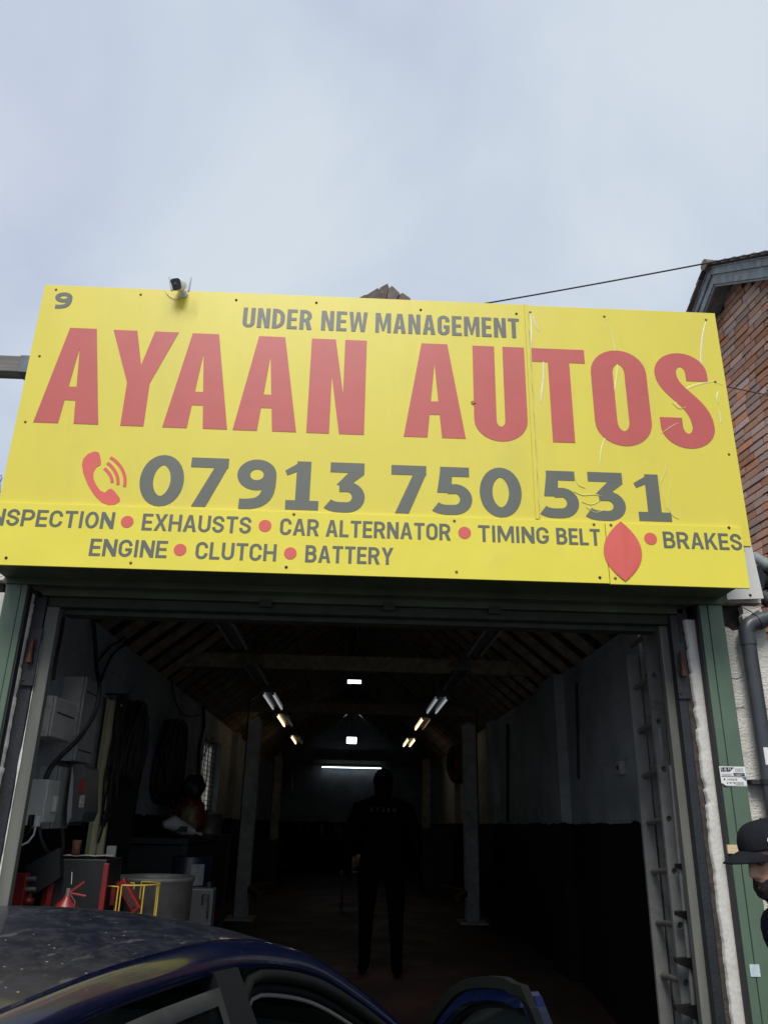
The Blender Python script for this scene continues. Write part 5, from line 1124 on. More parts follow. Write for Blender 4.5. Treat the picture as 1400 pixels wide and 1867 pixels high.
for k, (px_, c4) in enumerate(((586, (.35, .30, .06)), (613, (.2, .2, .18)), (620, (.3, .3, .28)), (548, (.1, .1, .12)), (560, (.12, .06, .05)))):
    p = at(px_, 1520, 23.4); mb = MB(); mb.lathe([(0, 0), (.05, 0), (.05, .22), (.02, .28), (.02, .33), (0, .33)], c=(p.x, 23.4, 1.352), n=10)
    tag(mb.build('bottle', mat('bottle', c4, .4, var=0)), ('yellow bottle standing on the back bench', 'grey bottle on the back bench', 'pale bottle right end of the back bench', 'dark jar at the left end of the back bench', 'brownish jar beside the dark jar on the back bench')[k], 'bottle', group='bottles on the back bench')
sh = thing('wall_shelf', 'small open shelf of boxes on the back wall left side', 'shelf', (-1.8, 23.6, 2.4)); a, b = at(516, 1408, 23.5), at(532, 1438, 23.5)
for z in (a.z, (a.z + b.z) / 2, b.z): mb = MB(); mb.box(a.x, b.x, 23.5, 23.9, z - .02, z); mb.build('shelf_board', m_lift, sh)
for x in (a.x, b.x - .02): mb = MB(); mb.box(x, x + .02, 23.5, 23.9, b.z, a.z - .021); mb.build('shelf_side', m_lift, sh)
for k in range(3): mb = MB(); mb.box(a.x + .04 + k * .07, a.x + .09 + k * .07, 23.52, 23.7, b.z + .001, b.z + .14 + .03 * k); mb.build('box', m_pap, sh)
for k, (xx, yy, ww, hh, dd) in enumerate(((1.75, 16.5, .3, 1.2, 1.4), (-1.78, 17.5, .35, .9, 1.6))):
    cb_ = thing('tool_cabinet', ('dark tool cabinet on the right between the lift columns', 'dark tool cabinet on the left between the lift columns')[k], 'cabinet', (xx, yy, FZ))
    mb = MB(); mb.box(xx - ww, xx + ww, yy, yy + dd, FZ, FZ + hh); mb.build('case', m_blackm, cb_, bevel=.006)
    for q2 in range(4): z = FZ + .06 + q2 * (hh - .08) / 4; mb = MB(); mb.box(xx - ww + .02, xx + ww - .02, yy - .012, yy - .001, z, z + (hh - .08) / 4 - .015); mb.build('drawer', m_blackm, cb_, bevel=.003)
for k, (px_, py_, Y_) in enumerate(((640, 1575, 14), (655, 1572, 14.2), (1015, 1690, 10))):
    if k == 2: continue
    q_ = at(px_, py_, Y_); lump((q_.x, Y_, q_.z), .10, m_pap, 'rag', None, 20 + k)
    o = bpy.data.objects['rag' if k == 0 else 'rag.001']; tag(o, ('pale rag lying left on a low stand in mid floor', 'pale crumpled rag lying right on a low stand in mid floor')[k], 'rag')
tbx = thing('low_stand', 'low dark axle stand in the middle of the floor', 'stand', (.0, 14.2, FZ)); q_ = at(648, 1580, 14.1); mb = MB(); mb.box(q_.x - .25, q_.x + .25, 13.9, 14.4, q_.z - .12, q_.z - .08); mb.build('top', m_blackm, tbx)
for sx in (-1, 1): mb = MB(); mb.box(q_.x + sx * .2 - .02, q_.x + sx * .2 + .02, 14.1, 14.2, FZ, q_.z - .121); mb.build('leg', m_blackm, tbx)
# right wall: pipe, socket
cable('thin black pipe running down the right wall beside the wall pier', [atx(925, 1320, XW1 - .02), atx(925, 1500, XW1 - .02)], .02, name='wall_pipe')
cable('black conduit running down the right wall near the ladder', [atx(1050, 1245, XW1 - .02), atx(1054, 1420, XW1 - .02)], .012, name='wall_pipe')
p = atx(1132, 1400, XW1 - .02); ms_ = thing('light_switch', 'small metal light switch on the right wall by the ladder', 'switch', tuple(p)); mb = MB(); mb.box(XW1 - .045, XW1 - .001, p.y - .05, p.y + .05, p.z - .05, p.z + .05); mb.build('switch_plate', m_enc2, ms_, bevel=.004); mb = MB(); mb.box(XW1 - .055, XW1 - .046, p.y - .01, p.y + .01, p.z - .015, p.z + .015); mb.build('rocker', m_dark, ms_)

# ------------------------------------------------------------------ extension ladder, edge on to the door
m_alum = mat('worn_aluminium', (.30, .30, .285), .5, .35, var=.15, vs=10, dirt=((.05, .04, .03), .75, 9, .56, .8)); m_alur = mat('rung_aluminium', (.20, .19, .175), .5, .4, var=.25, vs=20)
def dhole(cy, cz, r=.017):
    return [(cy + r * math.cos(a * PI / 8) , cz + r * (math.sin(a * PI / 8) if a < 8 or a > 16 else math.sin(a * PI / 8))) for a in range(16)]
ld = thing('extension_ladder', 'dusty aluminium extension ladder standing inside the right of the doorway', 'ladder', (1.83, 5.0, 0))
RZS = [1.742 + .272 * k for k in range(-6, 5)]
YN, YFAR = 4.80, 5.15
def stile(x0, x1, y, z0, z1, holes=False):
    mb = MB(); hl = []
    if holes:
        for z in RZS: hl.append([((x0 + x1) / 2 + .017 * math.cos(-a * PI / 6), z + .02 + .018 * math.sin(-a * PI / 6)) for a in range(12)])
    mb.prism([(x0, z0), (x1, z0), (x1, z1), (x0, z1)], hl, lambda u, v, d: Vector((u, y + d, v)), .026, back=True); return mb.build('stile', m_alum, ld, bevel=.0)
stile(1.792, 1.866, YN, .03, 2.98, True); stile(1.790, 1.866, YFAR, .03, 2.78)
stile(1.882, 1.955, YN + .01, .25, 3.05); stile(1.882, 1.952, YFAR + .01, .25, 3.05)
for z in RZS:
    mb = MB(); mb.tube([(1.829, YN - .001 + .027, z + .02), (1.829, YFAR - .001, z)], .0165, 10); mb.build('rung', m_alur, ld)
    if z < 2.9: mb = MB(); mb.tube([(1.918, YN + .037, z + .09), (1.918, YFAR + .009, z + .09)], .0165, 10); mb.build('rung', m_alur, ld)
mb = MB(); p = at(1198, 1355, YN - .002); mb.box(1.815, 1.835, YN - .003, YN - .0005, p.z - .09, p.z + .09); mb.build('worn_label', m_enc2, ld)
# stepladder behind it: round rail with dark treads
sl_ = thing('step_ladder', 'folded step ladder with dark treads squeezed behind the right door frame', 'step ladder', (1.95, 4.72, 0))
xq = at(1246, 1700, 4.72).x
mb = MB(); mb.tube([(at(1240, 1560, 4.72).x, 4.72, 2.05), (xq, 4.72, .02)], .014, 10); mb.build('rail', m_alum, sl_)
mb = MB(); mb.tube([(xq + .12, 4.74, 2.05), (xq + .13, 4.74, .02)], .014, 10); mb.build('rail', m_alum, sl_)
for y_ in (1575, 1662, 1748, 1835, 1925):
    p = at(1240, y_, 4.70); mb = MB(); mb.hexa([(p.x - .03, 4.69, p.z - .02), (p.x + .13, 4.69, p.z - .08), (p.x + .13, 4.76, p.z - .08), (p.x - .02, 4.74, p.z - .02), (p.x - .03, 4.69, p.z), (p.x + .13, 4.69, p.z + .01), (p.x + .13, 4.76, p.z + .01), (p.x - .02, 4.74, p.z)]); mb.build('tread', m_blackm, sl_)
# ================================================================== car (local: x forward, y left, z up)
HD = math.radians(66)
car = thing('parked_car', 'dark blue car with a dusty roof and open driver door, facing the garage', 'car', (-.87, 2.55, 0), rz=HD)
def carpaint(name, col, dusty):
    m = bpy.data.materials.new(name); m.use_nodes = True; t = m.node_tree; N = t.nodes; L = t.links; b = N['Principled BSDF']
    tcn = N.new('ShaderNodeTexCoord'); b.inputs['Coat Weight'].default_value = .6; b.inputs['Coat Roughness'].default_value = .06
    nz = N.new('ShaderNodeTexNoise'); nz.inputs['Scale'].default_value = 16; nz.inputs['Detail'].default_value = 9; nz.inputs['Roughness'].default_value = .75; L.new(tcn.outputs['Object'], nz.inputs['Vector'])
    mr = N.new('ShaderNodeMapRange'); mr.inputs[1].default_value = .42; mr.inputs[2].default_value = .72; mr.inputs[3].default_value = dusty * .35; mr.inputs[4].default_value = dusty; L.new(nz.outputs[0], mr.inputs[0])
    # streaks and bird marks
    mp = N.new('ShaderNodeMapping'); mp.inputs['Scale'].default_value = (9, 30, 12); mp.inputs['Rotation'].default_value = (0, 0, -.45); L.new(tcn.outputs['Object'], mp.inputs[0])
    n2 = N.new('ShaderNodeTexNoise'); n2.inputs['Scale'].default_value = 1.2; n2.inputs['Detail'].default_value = 4; L.new(mp.outputs[0], n2.inputs['Vector'])
    gt = N.new('ShaderNodeMapRange'); gt.inputs[1].default_value = .60; gt.inputs[2].default_value = .68; gt.inputs[4].default_value = dusty * .9; L.new(n2.outputs[0], gt.inputs[0])
    mxx = N.new('ShaderNodeMath'); mxx.operation = 'MAXIMUM'; L.new(mr.outputs[0], mxx.inputs[0]); L.new(gt.outputs[0], mxx.inputs[1])
    dm = N.new('ShaderNodeMixRGB'); dm.inputs[1].default_value = (.024, .027, .038, 1); dm.inputs[2].default_value = (.10, .10, .10, 1); L.new(gt.outputs[0], dm.inputs[0])
    mix = N.new('ShaderNodeMixRGB'); mix.inputs[1].default_value = tuple(col) + (1,); mix.inputs[2].default_value = (.030, .031, .036, 1); L.new(mxx.outputs[0], mix.inputs[0]); L.new(dm.outputs[0], mix.inputs[2])
    # pale specks
    vo = N.new('ShaderNodeTexVoronoi'); vo.inputs['Scale'].default_value = 26; mp2 = N.new('ShaderNodeMapping'); mp2.inputs['Scale'].default_value = (1, 1, .001); L.new(tcn.outputs['Object'], mp2.inputs[0]); L.new(mp2.outputs[0], vo.inputs['Vector'])
    sp_ = N.new('ShaderNodeMapRange'); sp_.inputs[1].default_value = .10; sp_.inputs[2].default_value = .06; L.new(vo.outputs['Distance'], sp_.inputs[0])
    sx = N.new('ShaderNodeSeparateXYZ'); L.new(vo.outputs['Color'], sx.inputs[0]); g2 = N.new('ShaderNodeMath'); g2.operation = 'GREATER_THAN'; g2.inputs[1].default_value = .35; L.new(sx.outputs[0], g2.inputs[0])
    mu = N.new('ShaderNodeMath'); mu.operation = 'MULTIPLY'; L.new(sp_.outputs[0], mu.inputs[0]); L.new(g2.outputs[0], mu.inputs[1]); mu2 = N.new('ShaderNodeMath'); mu2.operation = 'MULTIPLY'; mu2.inputs[1].default_value = dusty; L.new(mu.outputs[0], mu2.inputs[0])
    mix2 = N.new('ShaderNodeMixRGB'); mix2.inputs[2].default_value = (.30, .28, .25, 1); L.new(mu2.outputs[0], mix2.inputs[0]); L.new(mix.outputs[0], mix2.inputs[1]); L.new(mix2.outputs[0], b.inputs['Base Color'])
    rr = N.new('ShaderNodeMapRange'); rr.inputs[3].default_value = .13; rr.inputs[4].default_value = .75; L.new(mxx.outputs[0], rr.inputs[0]); L.new(rr.outputs[0], b.inputs['Roughness'])
    cw = N.new('ShaderNodeMapRange'); cw.inputs[3].default_value = .7; cw.inputs[4].default_value = .05; L.new(mxx.outputs[0], cw.inputs[0]); L.new(cw.outputs[0], b.inputs['Coat Weight'])
    b.inputs['Metallic'].default_value = .15; return m
m_paint = carpaint('blue_car_paint', (.003, .006, .026), .10); m_roof = carpaint('dusty_blue_roof', (.003, .006, .022), .75)
m_dblue = carpaint('door_frame_blue', (.004, .014, .075), .05)
m_seal = mat('door_seal', (.009, .011, .010), .85, var=.2, vs=20, spec=.08); m_trimc = mat('window_trim', (.03, .033, .032), .5, .0, var=.2, vs=20, spec=.3); m_bp = mat('b_pillar_black', (.010, .011, .012), .45, var=.1, spec=.25)
m_glass = glass('tinted_window', (.45, .55, .5), .02, .05); m_int = mat('car_interior', (.02, .02, .02), .8, var=.2); m_seat = mat('seat_fabric', (.03, .03, .033), .9, var=.3, vs=30); m_head = mat('headlining', (.16, .15, .14), .9, var=.05)
def lerpt(tab, x):
    if x <= tab[0][0]: return tab[0][1]
    for (a, b), (c, d) in zip(tab, tab[1:]):
        if x <= c:
            t = (x - a) / (c - a); return b + (d - b) * t
    return tab[-1][1]
def smooth_tab(tab, x, w_=.12): return (lerpt(tab, x - w_) + 2 * lerpt(tab, x - w_ / 2) + 3 * lerpt(tab, x) + 2 * lerpt(tab, x + w_ / 2) + lerpt(tab, x + w_)) / 9
RZt = [(-1.75, .93), (-1.45, 1.10), (-1.15, 1.25), (-.8, 1.355), (-.4, 1.40), (0, 1.412), (.25, 1.39), (.5, 1.335), (.8, 1.20), (1.1, 1.03), (1.35, .90)]
RYt = [(-1.75, .74), (-1.2, .62), (-.8, .575), (0, .57), (.4, .58), (.8, .64), (1.35, .76)]
rz_ = lambda x: smooth_tab(RZt, x); ry_ = lambda x: smooth_tab(RYt, x)
X0R, X1R = -.92, .42
crown = lambda x: .052 * min(1, max(0, (x - X0R + .3) / .5), max(0, (X1R + .35 - x) / .5))
def roofz(x, y):
    r = ry_(x); return rz_(x) + crown(x) * (1 - (abs(y) / r) ** 2.2)
xs = [X0R + (X1R - X0R) * i / 30 for i in range(31)]
mb = MB(); mb.grid([[Vector((x + .05 * (1 - (v / 12 - 1) ** 2) * (1 if x > .3 else 0), (v / 12 - 1) * ry_(x) * .985, roofz(x, (v / 12 - 1) * ry_(x) * .985))) for v in range(25)] for x in xs]); mb.build('roof', m_roof, car, local=True, fixn=False)
# cant rails (blue band between roof and glass), A and C pillars in one sweep each side
BEL = lambda x: .955 - .02 * x
def wyz(x, s):   # window top line: lower edge of the rail band
    return s * (ry_(x) + .062), rz_(x) - .058
SB = [(-2.2, .80), (-1.9, .84), (-1.2, .87), (0, .88), (1.2, .87), (1.9, .82), (2.15, .70)]
sy_ = lambda x: lerpt(SB, x)
for s in (-1, 1):
    P = []
    for i in range(60):
        x = -1.72 + (1.30 + 1.72) * i / 59; r = ry_(x); z = rz_(x); wy, wz = wyz(x, s)
        P.append([Vector((x, s * (r * .985 - .004), z - .004 if X0R < x < X1R else z - .002)), Vector((x, s * (r * .985 + .002), z + .004)), Vector((x, s * (r + .018), z - .002)), Vector((x, s * (r + .045), z - .025)), Vector((x, wy, wz)), Vector((x, wy - s * .015, wz - .006))])
    mb = MB(); mb.grid(P); mb.build('cant_rail', m_paint, car, local=True, fixn=True)
# body side below the belt
bs = [(.99, 1.0), (1.0, .9), (1.02, .72), (1.01, .5), (.97, .28), (.93, .2)]
def side(x, s):
    y = sy_(x); bz = BEL(x) if x < 1.15 else BEL(1.15) - (x - 1.15) * .20
    if x < -1.7: bz = BEL(-1.7) - (-1.7 - x) * .04
    return [Vector((x, s * (y - .055), bz)), Vector((x, s * (y - .03), bz - .015)), Vector((x, s * (y - .012), bz - .10)), Vector((x, s * y, .62)), Vector((x, s * (y + .005), .5)), Vector((x, s * (y - .02), .30)), Vector((x, s * (y - .05), .2))]
def arch(x, s): pass
for s in (-1, 1):
    # split where the open driver door is missing (right side, x .05 .. 1.12)
    rngs = [(-2.15, .0), (1.14, 2.1)] if s < 0 else [(-2.15, 2.1)]
    for a, b in rngs:
        n = max(4, int((b - a) / .07)); P = []
        for i in range(n + 1):
            x = a + (b - a) * i / n; pts = side(x, s)
            for cx in (-1.33, 1.32):
                if abs(x - cx) < .37:
                    za = .31 + math.sqrt(max(0, .37 ** 2 - (x - cx) ** 2))
                    pts = [p if p.z > za else Vector((p.x, p.y, za)) for p in pts]
            P.append(pts)
        mb = MB(); mb.grid(P); mb.build('body_side', m_paint, car, local=True)
    # glass rear door and chrome trim
    wt = lambda x: wyz(x, s)
    def trimloop(xa, xb, inset):
        top = []; n = 16
        for i in range(n + 1):
            x = xa + (xb - xa) * i / n; wy, wz = wt(x); bz = BEL(x) + inset; by = s * (sy_(x) - .06); z = max(wz - inset - .006, bz); f = (z - bz) / max(.01, wz - bz)
            top.append(Vector((x, by + (wy - by) * f, z)))
        bot = [Vector((x.x, s * (sy_(x.x) - .06), BEL(x.x) + inset)) for x in top[::-1]]
        return top, bot
    spans = [(-1.25, -.07, 'rear')] + ([] if s < 0 else [(.05, 1.16, 'front')])
    for a, b, nm in spans:
        tp, bt = trimloop(a, b, .045)
        mb = MB(); mb.grid([tp, bt[::-1]], smooth=False); mb.build('side_window', m_glass, car, local=True)
        tp, bt = trimloop(a - .01, b + .01, .02)
        lp = tp + bt; mb = MB()
        ctr = Vector((0, 0, 0))
        for q in lp: ctr += q
        ctr /= len(lp); lo = [q + Vector((0, s * .006, 0)) for q in lp]; li = [q + (Vector(((ctr.x - q.x) * .0, 0, 0))) for q in lo]
        tp2, bt2 = trimloop(a + .022, b - .022, .052); li = [q + Vector((0, s * .008, 0)) for q in tp2 + bt2]; mid = [(p_ + q_) / 2 + Vector((0, s * .010, .0)) for p_, q_ in zip(lo, li)]
        mb.grid([lo + [lo[0]], mid + [mid[0]], li + [li[0]]]); mb.build('window_trim', m_trimc, car, local=True)
    wy, wz = wt(0); mb = MB(); k = s * .004
    a0, a1 = Vector((-.065, wt(-.06)[0] + k, wt(-.06)[1] + .004)), Vector((.045, wt(.045)[0] + k, wt(.045)[1] + .004)); c1, c0 = Vector((.13, s * (sy_(0) - .055) + k, BEL(0) - .05)), Vector((.0, s * (sy_(0) - .055) + k, BEL(0) - .05))
    mb.add([a0, a1, c1, c0, a0 - Vector((0, s * .05, 0)), a1 - Vector((0, s * .05, 0)), c1 - Vector((0, s * .05, 0)), c0 - Vector((0, s * .05, 0))], [(0, 1, 2, 3), (4, 5, 6, 7), (0, 1, 5, 4), (1, 2, 6, 5), (2, 3, 7, 6), (3, 0, 4, 7)]); mb.build('b_pillar', m_bp, car, local=True)
# door aperture seal on the driver side: rubber loop
s = -1
def apert(inset):
    L_ = []
    n = 22
    for i in range(n + 1):
        x = .075 + inset + (1.13 - .075 - inset) * i / n; wy, wz = wyz(x, s)
        rr_ = .085; dd = x - (.075 + inset); drop = rr_ - math.sqrt(max(0, rr_ ** 2 - (rr_ - dd) ** 2)) if dd < rr_ else 0
        L_.append(Vector((x, wy + .012 + inset * .2, wz - .022 - inset - drop)))
    down = [Vector((.075 + inset + .01 * k, L_[0].y - .02 * k * 1.1, L_[0].z - .02 - .07 * k)) for k in range(1, 8)][::-1]
    return down + L_
for ins, r_, nm, mt_ in ((.0, .017, 'door_seal', m_seal), (.030, .011, 'door_seal', m_seal), (.048, .006, 'inner_trim_edge', m_head)):
    mb = MB(); mb.tube([q + Vector((0, (.004 if ins else -.004), 0)) for q in apert(ins)], r_, 8); mb.build(nm, mt_, car, local=True)
P0_ = [q + Vector((0, .0, 0)) for q in apert(-.026)]; P1_ = [q + Vector((0, .03, 0)) for q in apert(.048)]
mb = MB(); mb.grid([[p, q] for p, q in zip(P0_, P1_)]); mb.build('aperture_frame', m_bp, car, local=True)
# far side inner shapes: headlining, sun visor, dashboard, seats, steering wheel
mb = MB(); mb.grid([[Vector((x, (v / 8 - 1) * (ry_(x) - .01), roofz(x, (v / 8 - 1) * ry_(x)) - .035)) for v in range(17)] for x in xs]); mb.build('headlining', m_head, car, local=True)
mb = MB(); mb.box(.55, 1.15, -.70, .70, .72, .93); mb.hexa([(1.1, -.7, .7), (1.45, -.66, .7), (1.45, .66, .7), (1.1, .7, .7), (.9, -.7, .93), (1.4, -.66, .95), (1.4, .66, .95), (.9, .7, .93)]); mb.build('dashboard', mat('dashboard_grey', (.035, .045, .045), .7, var=.2), car, local=True, bevel=.01)
for yy in (-.37, .37):
    st_ = MB(); st_.box(-.1, .42, yy - .25, yy + .25, .42, .56); o = st_.build('seat', m_seat, car, local=True, bevel=.05)
    b2 = MB(); b2.hexa([(-.12, yy - .24, .5), (.02, yy - .24, .5), (.02, yy + .24, .5), (-.12, yy + .24, .5), (-.34, yy - .2, 1.08), (-.24, yy - .2, 1.08), (-.24, yy + .2, 1.08), (-.34, yy + .2, 1.08)]); b2.build('seat_back', m_seat, car, local=True, bevel=.04)
    h2 = MB(); h2.box(-.36, -.25, yy - .12, yy + .12, 1.10, 1.27); h2.build('headrest', m_seat, car, local=True, bevel=.03)
mb = MB(); mb.box(-.95, -.65, -.62, .62, .42, .56); mb.build('rear_seat', m_seat, car, local=True, bevel=.04)
mb = MB(); mb.hexa([(-1.0, -.6, .5), (-.85, -.6, .5), (-.85, .6, .5), (-1.0, .6, .5), (-1.2, -.55, 1.05), (-1.1, -.55, 1.05), (-1.1, .55, 1.05), (-1.2, .55, 1.05)]); mb.build('rear_seat_back', m_seat, car, local=True, bevel=.03)
mb = MB(); c_ = Vector((.62, -.37, .86)); ax = Vector((-.9, 0, .45)).normalized(); u_ = Vector((0, 1, 0)); v_ = ax.cross(u_); mb.tube([c_ + (u_ * math.cos(t) + v_ * math.sin(t)) * .185 for t in [2 * PI * k / 24 for k in range(24)]], .014, 8, closed=True); mb.tube([c_ - u_ * .17, c_ + u_ * .17], .018, 6); mb.build('steering_wheel', m_int, car, local=True)
mb = MB(); mb.box(-1.9, 1.9, -.80, .80, .18, .24); mb.build('floor_pan', m_int, car, local=True)
mb = MB(); mb.tube([(-.10, .585, 1.30), (-.09, .60, 1.1), (-.02, .60, .7)], .02, 4); mb.build('seat_belt', m_int, car, local=True)
# glasses front/rear
def pane(pts_t, pts_b, name):
    mb = MB(); mb.grid([pts_t, pts_b], smooth=True); mb.build(name, m_glass, car, local=True)
ys = [i / 10 - 1 for i in range(21)]
pane([Vector((X1R + .05 * (1 - v * v), v * ry_(X1R) * .96, roofz(X1R, v * ry_(X1R)) - .004)) for v in ys], [Vector((1.30 + .12 * (1 - v * v), v * .70, .93)) for v in ys], 'windscreen')
pane([Vector((X0R - .03 * (1 - v * v), v * ry_(X0R) * .96, roofz(X0R, v * ry_(X0R)) - .004)) for v in ys], [Vector((-1.62 - .08 * (1 - v * v), v * .66, .99)) for v in ys], 'rear_window')
# bonnet, boot, ends
mb = MB(); mb.grid([[Vector((x, v * (sy_(x) - .055), (BEL(1.15) - (x - 1.15) * .20) + .045 * (1 - v * v) - .0)) for v in ys] for x in (1.22, 1.5, 1.8, 2.05)]); mb.build('bonnet', m_paint, car, local=True)
mb = MB(); mb.grid([[Vector((2.05, v * (sy_(2.05) - .055), BEL(1.15) - .18 + .045 * (1 - v * v))) for v in ys], [Vector((2.14 + .08 * (1 - v * v), v * .70, .60)) for v in ys], [Vector((2.16 + .08 * (1 - v * v), v * .70, .42)) for v in ys], [Vector((2.10 + .06 * (1 - v * v), v * .68, .20)) for v in ys]]); mb.build('front_bumper', m_paint, car, local=True)
mb = MB(); mb.grid([[Vector((x, v * (sy_(x) - .055), .985 + .025 * (1 - v * v))) for v in ys] for x in (-2.15, -1.9, -1.6)]); mb.build('boot_lid', m_roof, car, local=True)
mb = MB(); mb.grid([[Vector((-2.15 - .03 * (1 - v * v), v * (sy_(-2.15) - .055), .985 + .02 * (1 - v * v))) for v in ys], [Vector((-2.2 - .06 * (1 - v * v), v * .74, .65)) for v in ys], [Vector((-2.22 - .06 * (1 - v * v), v * .74, .42)) for v in ys], [Vector((-2.15 - .04 * (1 - v * v), v * .72, .2)) for v in ys]]); mb.build('rear_bumper', m_paint, car, local=True)
m_tail = mat('tail_lamp', (.25, .01, .01), .15, var=0); m_hl = mat('headlamp', (.5, .5, .5), .1, .3, var=0)
for s_ in (-1, 1):
    mb = MB(); mb.box(-2.26, -2.16, s_ * .62 - .1, s_ * .62 + .1, .68, .84); mb.build('tail_light', m_tail, car, local=True, bevel=.02)
    mb = MB(); mb.box(2.05, 2.17, s_ * .56 - .12, s_ * .56 + .12, .56, .68); mb.build('headlight', m_hl, car, local=True, bevel=.02)
    for cx in (-1.33, 1.32):
        wh = MB(); wh.lathe([(.19, -.09), (.27, -.10), (.305, -.08), (.31, 0), (.305, .08), (.27, .10), (.19, .09)], c=(cx, s_ * .76, .31), axis=(0, 1, 0), n=32); w_o = wh.build('wheel', m_tyre, car, local=True)
        rm_ = MB(); rm_.lathe([(0, .06), (.05, .065), (.06, .04), (.17, .05), (.195, .085)], c=(cx, s_ * .76, .31), axis=(0, s_, 0), n=20); rm_.build('rim', m_steel, w_o, local=True)
# far mirror
mb = MB(); mb.box(.98, 1.08, .86, 1.04, .95, 1.06); mb.build('wing_mirror', m_paint, car, local=True, bevel=.03)
# ---- open driver door: own empty-less part, rotated about its hinge
hx, hy = 1.13, -.82; OPEN = math.radians(40)
door = bpy.data.objects.new('open_door', MB().mesh('open_door')); 
def dl(v): return Vector((v.x - hx, v.y - hy, v.z))
mb = MB(); P = []
for i in range(14):
    x = .045 + (1.12 - .045) * i / 13; o_side = side(x, -1); P.append([dl(q) for q in o_side])
mb.grid(P); P2 = [[q + Vector((0, .075, 0)) if k else q + Vector((0, .07, -.005)) for k, q in enumerate(r)] for r in P]
mb.grid(P2); 
for e in (0, -1): mb.grid([P[e], P2[e]])
mb.grid([[a[0], b[0]] for a, b in zip(P, P2)]); mb.grid([[a[-1], b[-1]] for a, b in zip(P, P2)])
d_me = mb.mesh('open_door'); d_me.materials.append(m_paint)
door = bpy.data.objects.new('open_door', d_me); COL.objects.link(door); door.parent = car; door.location = (hx, hy, 0); door.rotation_euler = (0, 0, OPEN * -1 if False else OPEN)
# window frame path (closed position), then converted to hinge coordinates
fr = []
for i in range(24):
    x = 1.12 - (1.12 - .06) * i / 23; wy, wz = wyz(x, -1); fr.append(Vector((x, wy - .012, wz - .004 if x > .12 else wz - .012)))
rear = [Vector((.045 - .0, fr[-1].y - .01, fr[-1].z - .03)), Vector((.03, -.72, 1.15)), Vector((.03, -.80, .97))]
fr = [dl(q) for q in fr + rear]
def fband(path, off_in, depth0, depth1, mtl, name, w0, w1):
    # band between offsets w0..w1 towards the window centre, from depth0 to depth1 inwards (+y)
    N_ = len(path); P = []
    for i, q in enumerate(path):
        a = path[max(i - 1, 0)]; b = path[min(i + 1, N_ - 1)]; d = (b - a); d.y = 0; d.normalize(); n_ = Vector((d.z, 0, -d.x))
        if n_.dot(Vector((.55 - hx, 0, 1.05)) - Vector((q.x, 0, q.z))) < 0: n_ = -n_
        P.append([q + n_ * w0 + Vector((0, depth0, 0)), q + n_ * w1 + Vector((0, depth0, 0)), q + n_ * w1 + Vector((0, depth1, 0)), q + n_ * w0 + Vector((0, depth1, 0)), q + n_ * w0 + Vector((0, depth0, 0))])
    mb = MB(); mb.grid(P, smooth=False); return mb.build(name, mtl, door, local=True)
fband(fr, 0, 0, .028, m_paint, 'window_frame', .0, .045)
fband(fr, 0, .029, .042, m_dblue, 'inner_frame', .012, .038)
fband(fr, 0, .030, .050, m_seal, 'outer_seal', -.016, .010)
fband(fr, 0, .005, .022, m_seal, 'glass_channel', .046, .056)
gl = []
N_ = len(fr); base = [Vector((q.x, dl(Vector((0, -.80, 0))).y + .015, BEL(0) - .02)) for q in fr]
mb = MB(); mb.grid([[q + Vector((0, .012, -.03)) for q in fr], [b_ + Vector((0, 0, 0)) for b_ in base]], smooth=False); mb.build('door_glass', m_glass, door, local=True)
mb = MB(); tri = [dl(Vector((.045, fr[-4].y + hy, 1.33))), dl(Vector((.045, -.80, .97))), dl(Vector((.16, -.80, .97))), dl(Vector((.10, -.64, 1.30)))]
mb.add(tri + [q + Vector((0, .02, 0)) for q in tri], [(0, 1, 2, 3), (4, 5, 6, 7), (0, 1, 5, 4), (1, 2, 6, 5), (2, 3, 7, 6), (3, 0, 4, 7)]); mb.build('corner_gusset', m_dblue, door, local=True)
mb = MB(); mb.box(.12 - hx, 1.05 - hx, .085, .105, .32, .93); mb.build('door_card', m_int, door, local=True, bevel=.008)
mb = MB(); mb.box(.35 - hx, .75 - hx, .106, .15, .68, .74); mb.build('armrest', m_int, door, local=True, bevel=.01)
mb = MB(); mb.box(.98 - hx, 1.10 - hx, -.26, -.06, .95, 1.07); mb.build('wing_mirror', m_paint, door, local=True, bevel=.03)
mb = MB(); mb.tube([(.1 - hx, -.075, .72), (.14 - hx, -.095, .72), (.28 - hx, -.095, .72), (.32 - hx, -.07, .72)], .012, 6); mb.build('handle', m_paint, door, local=True)
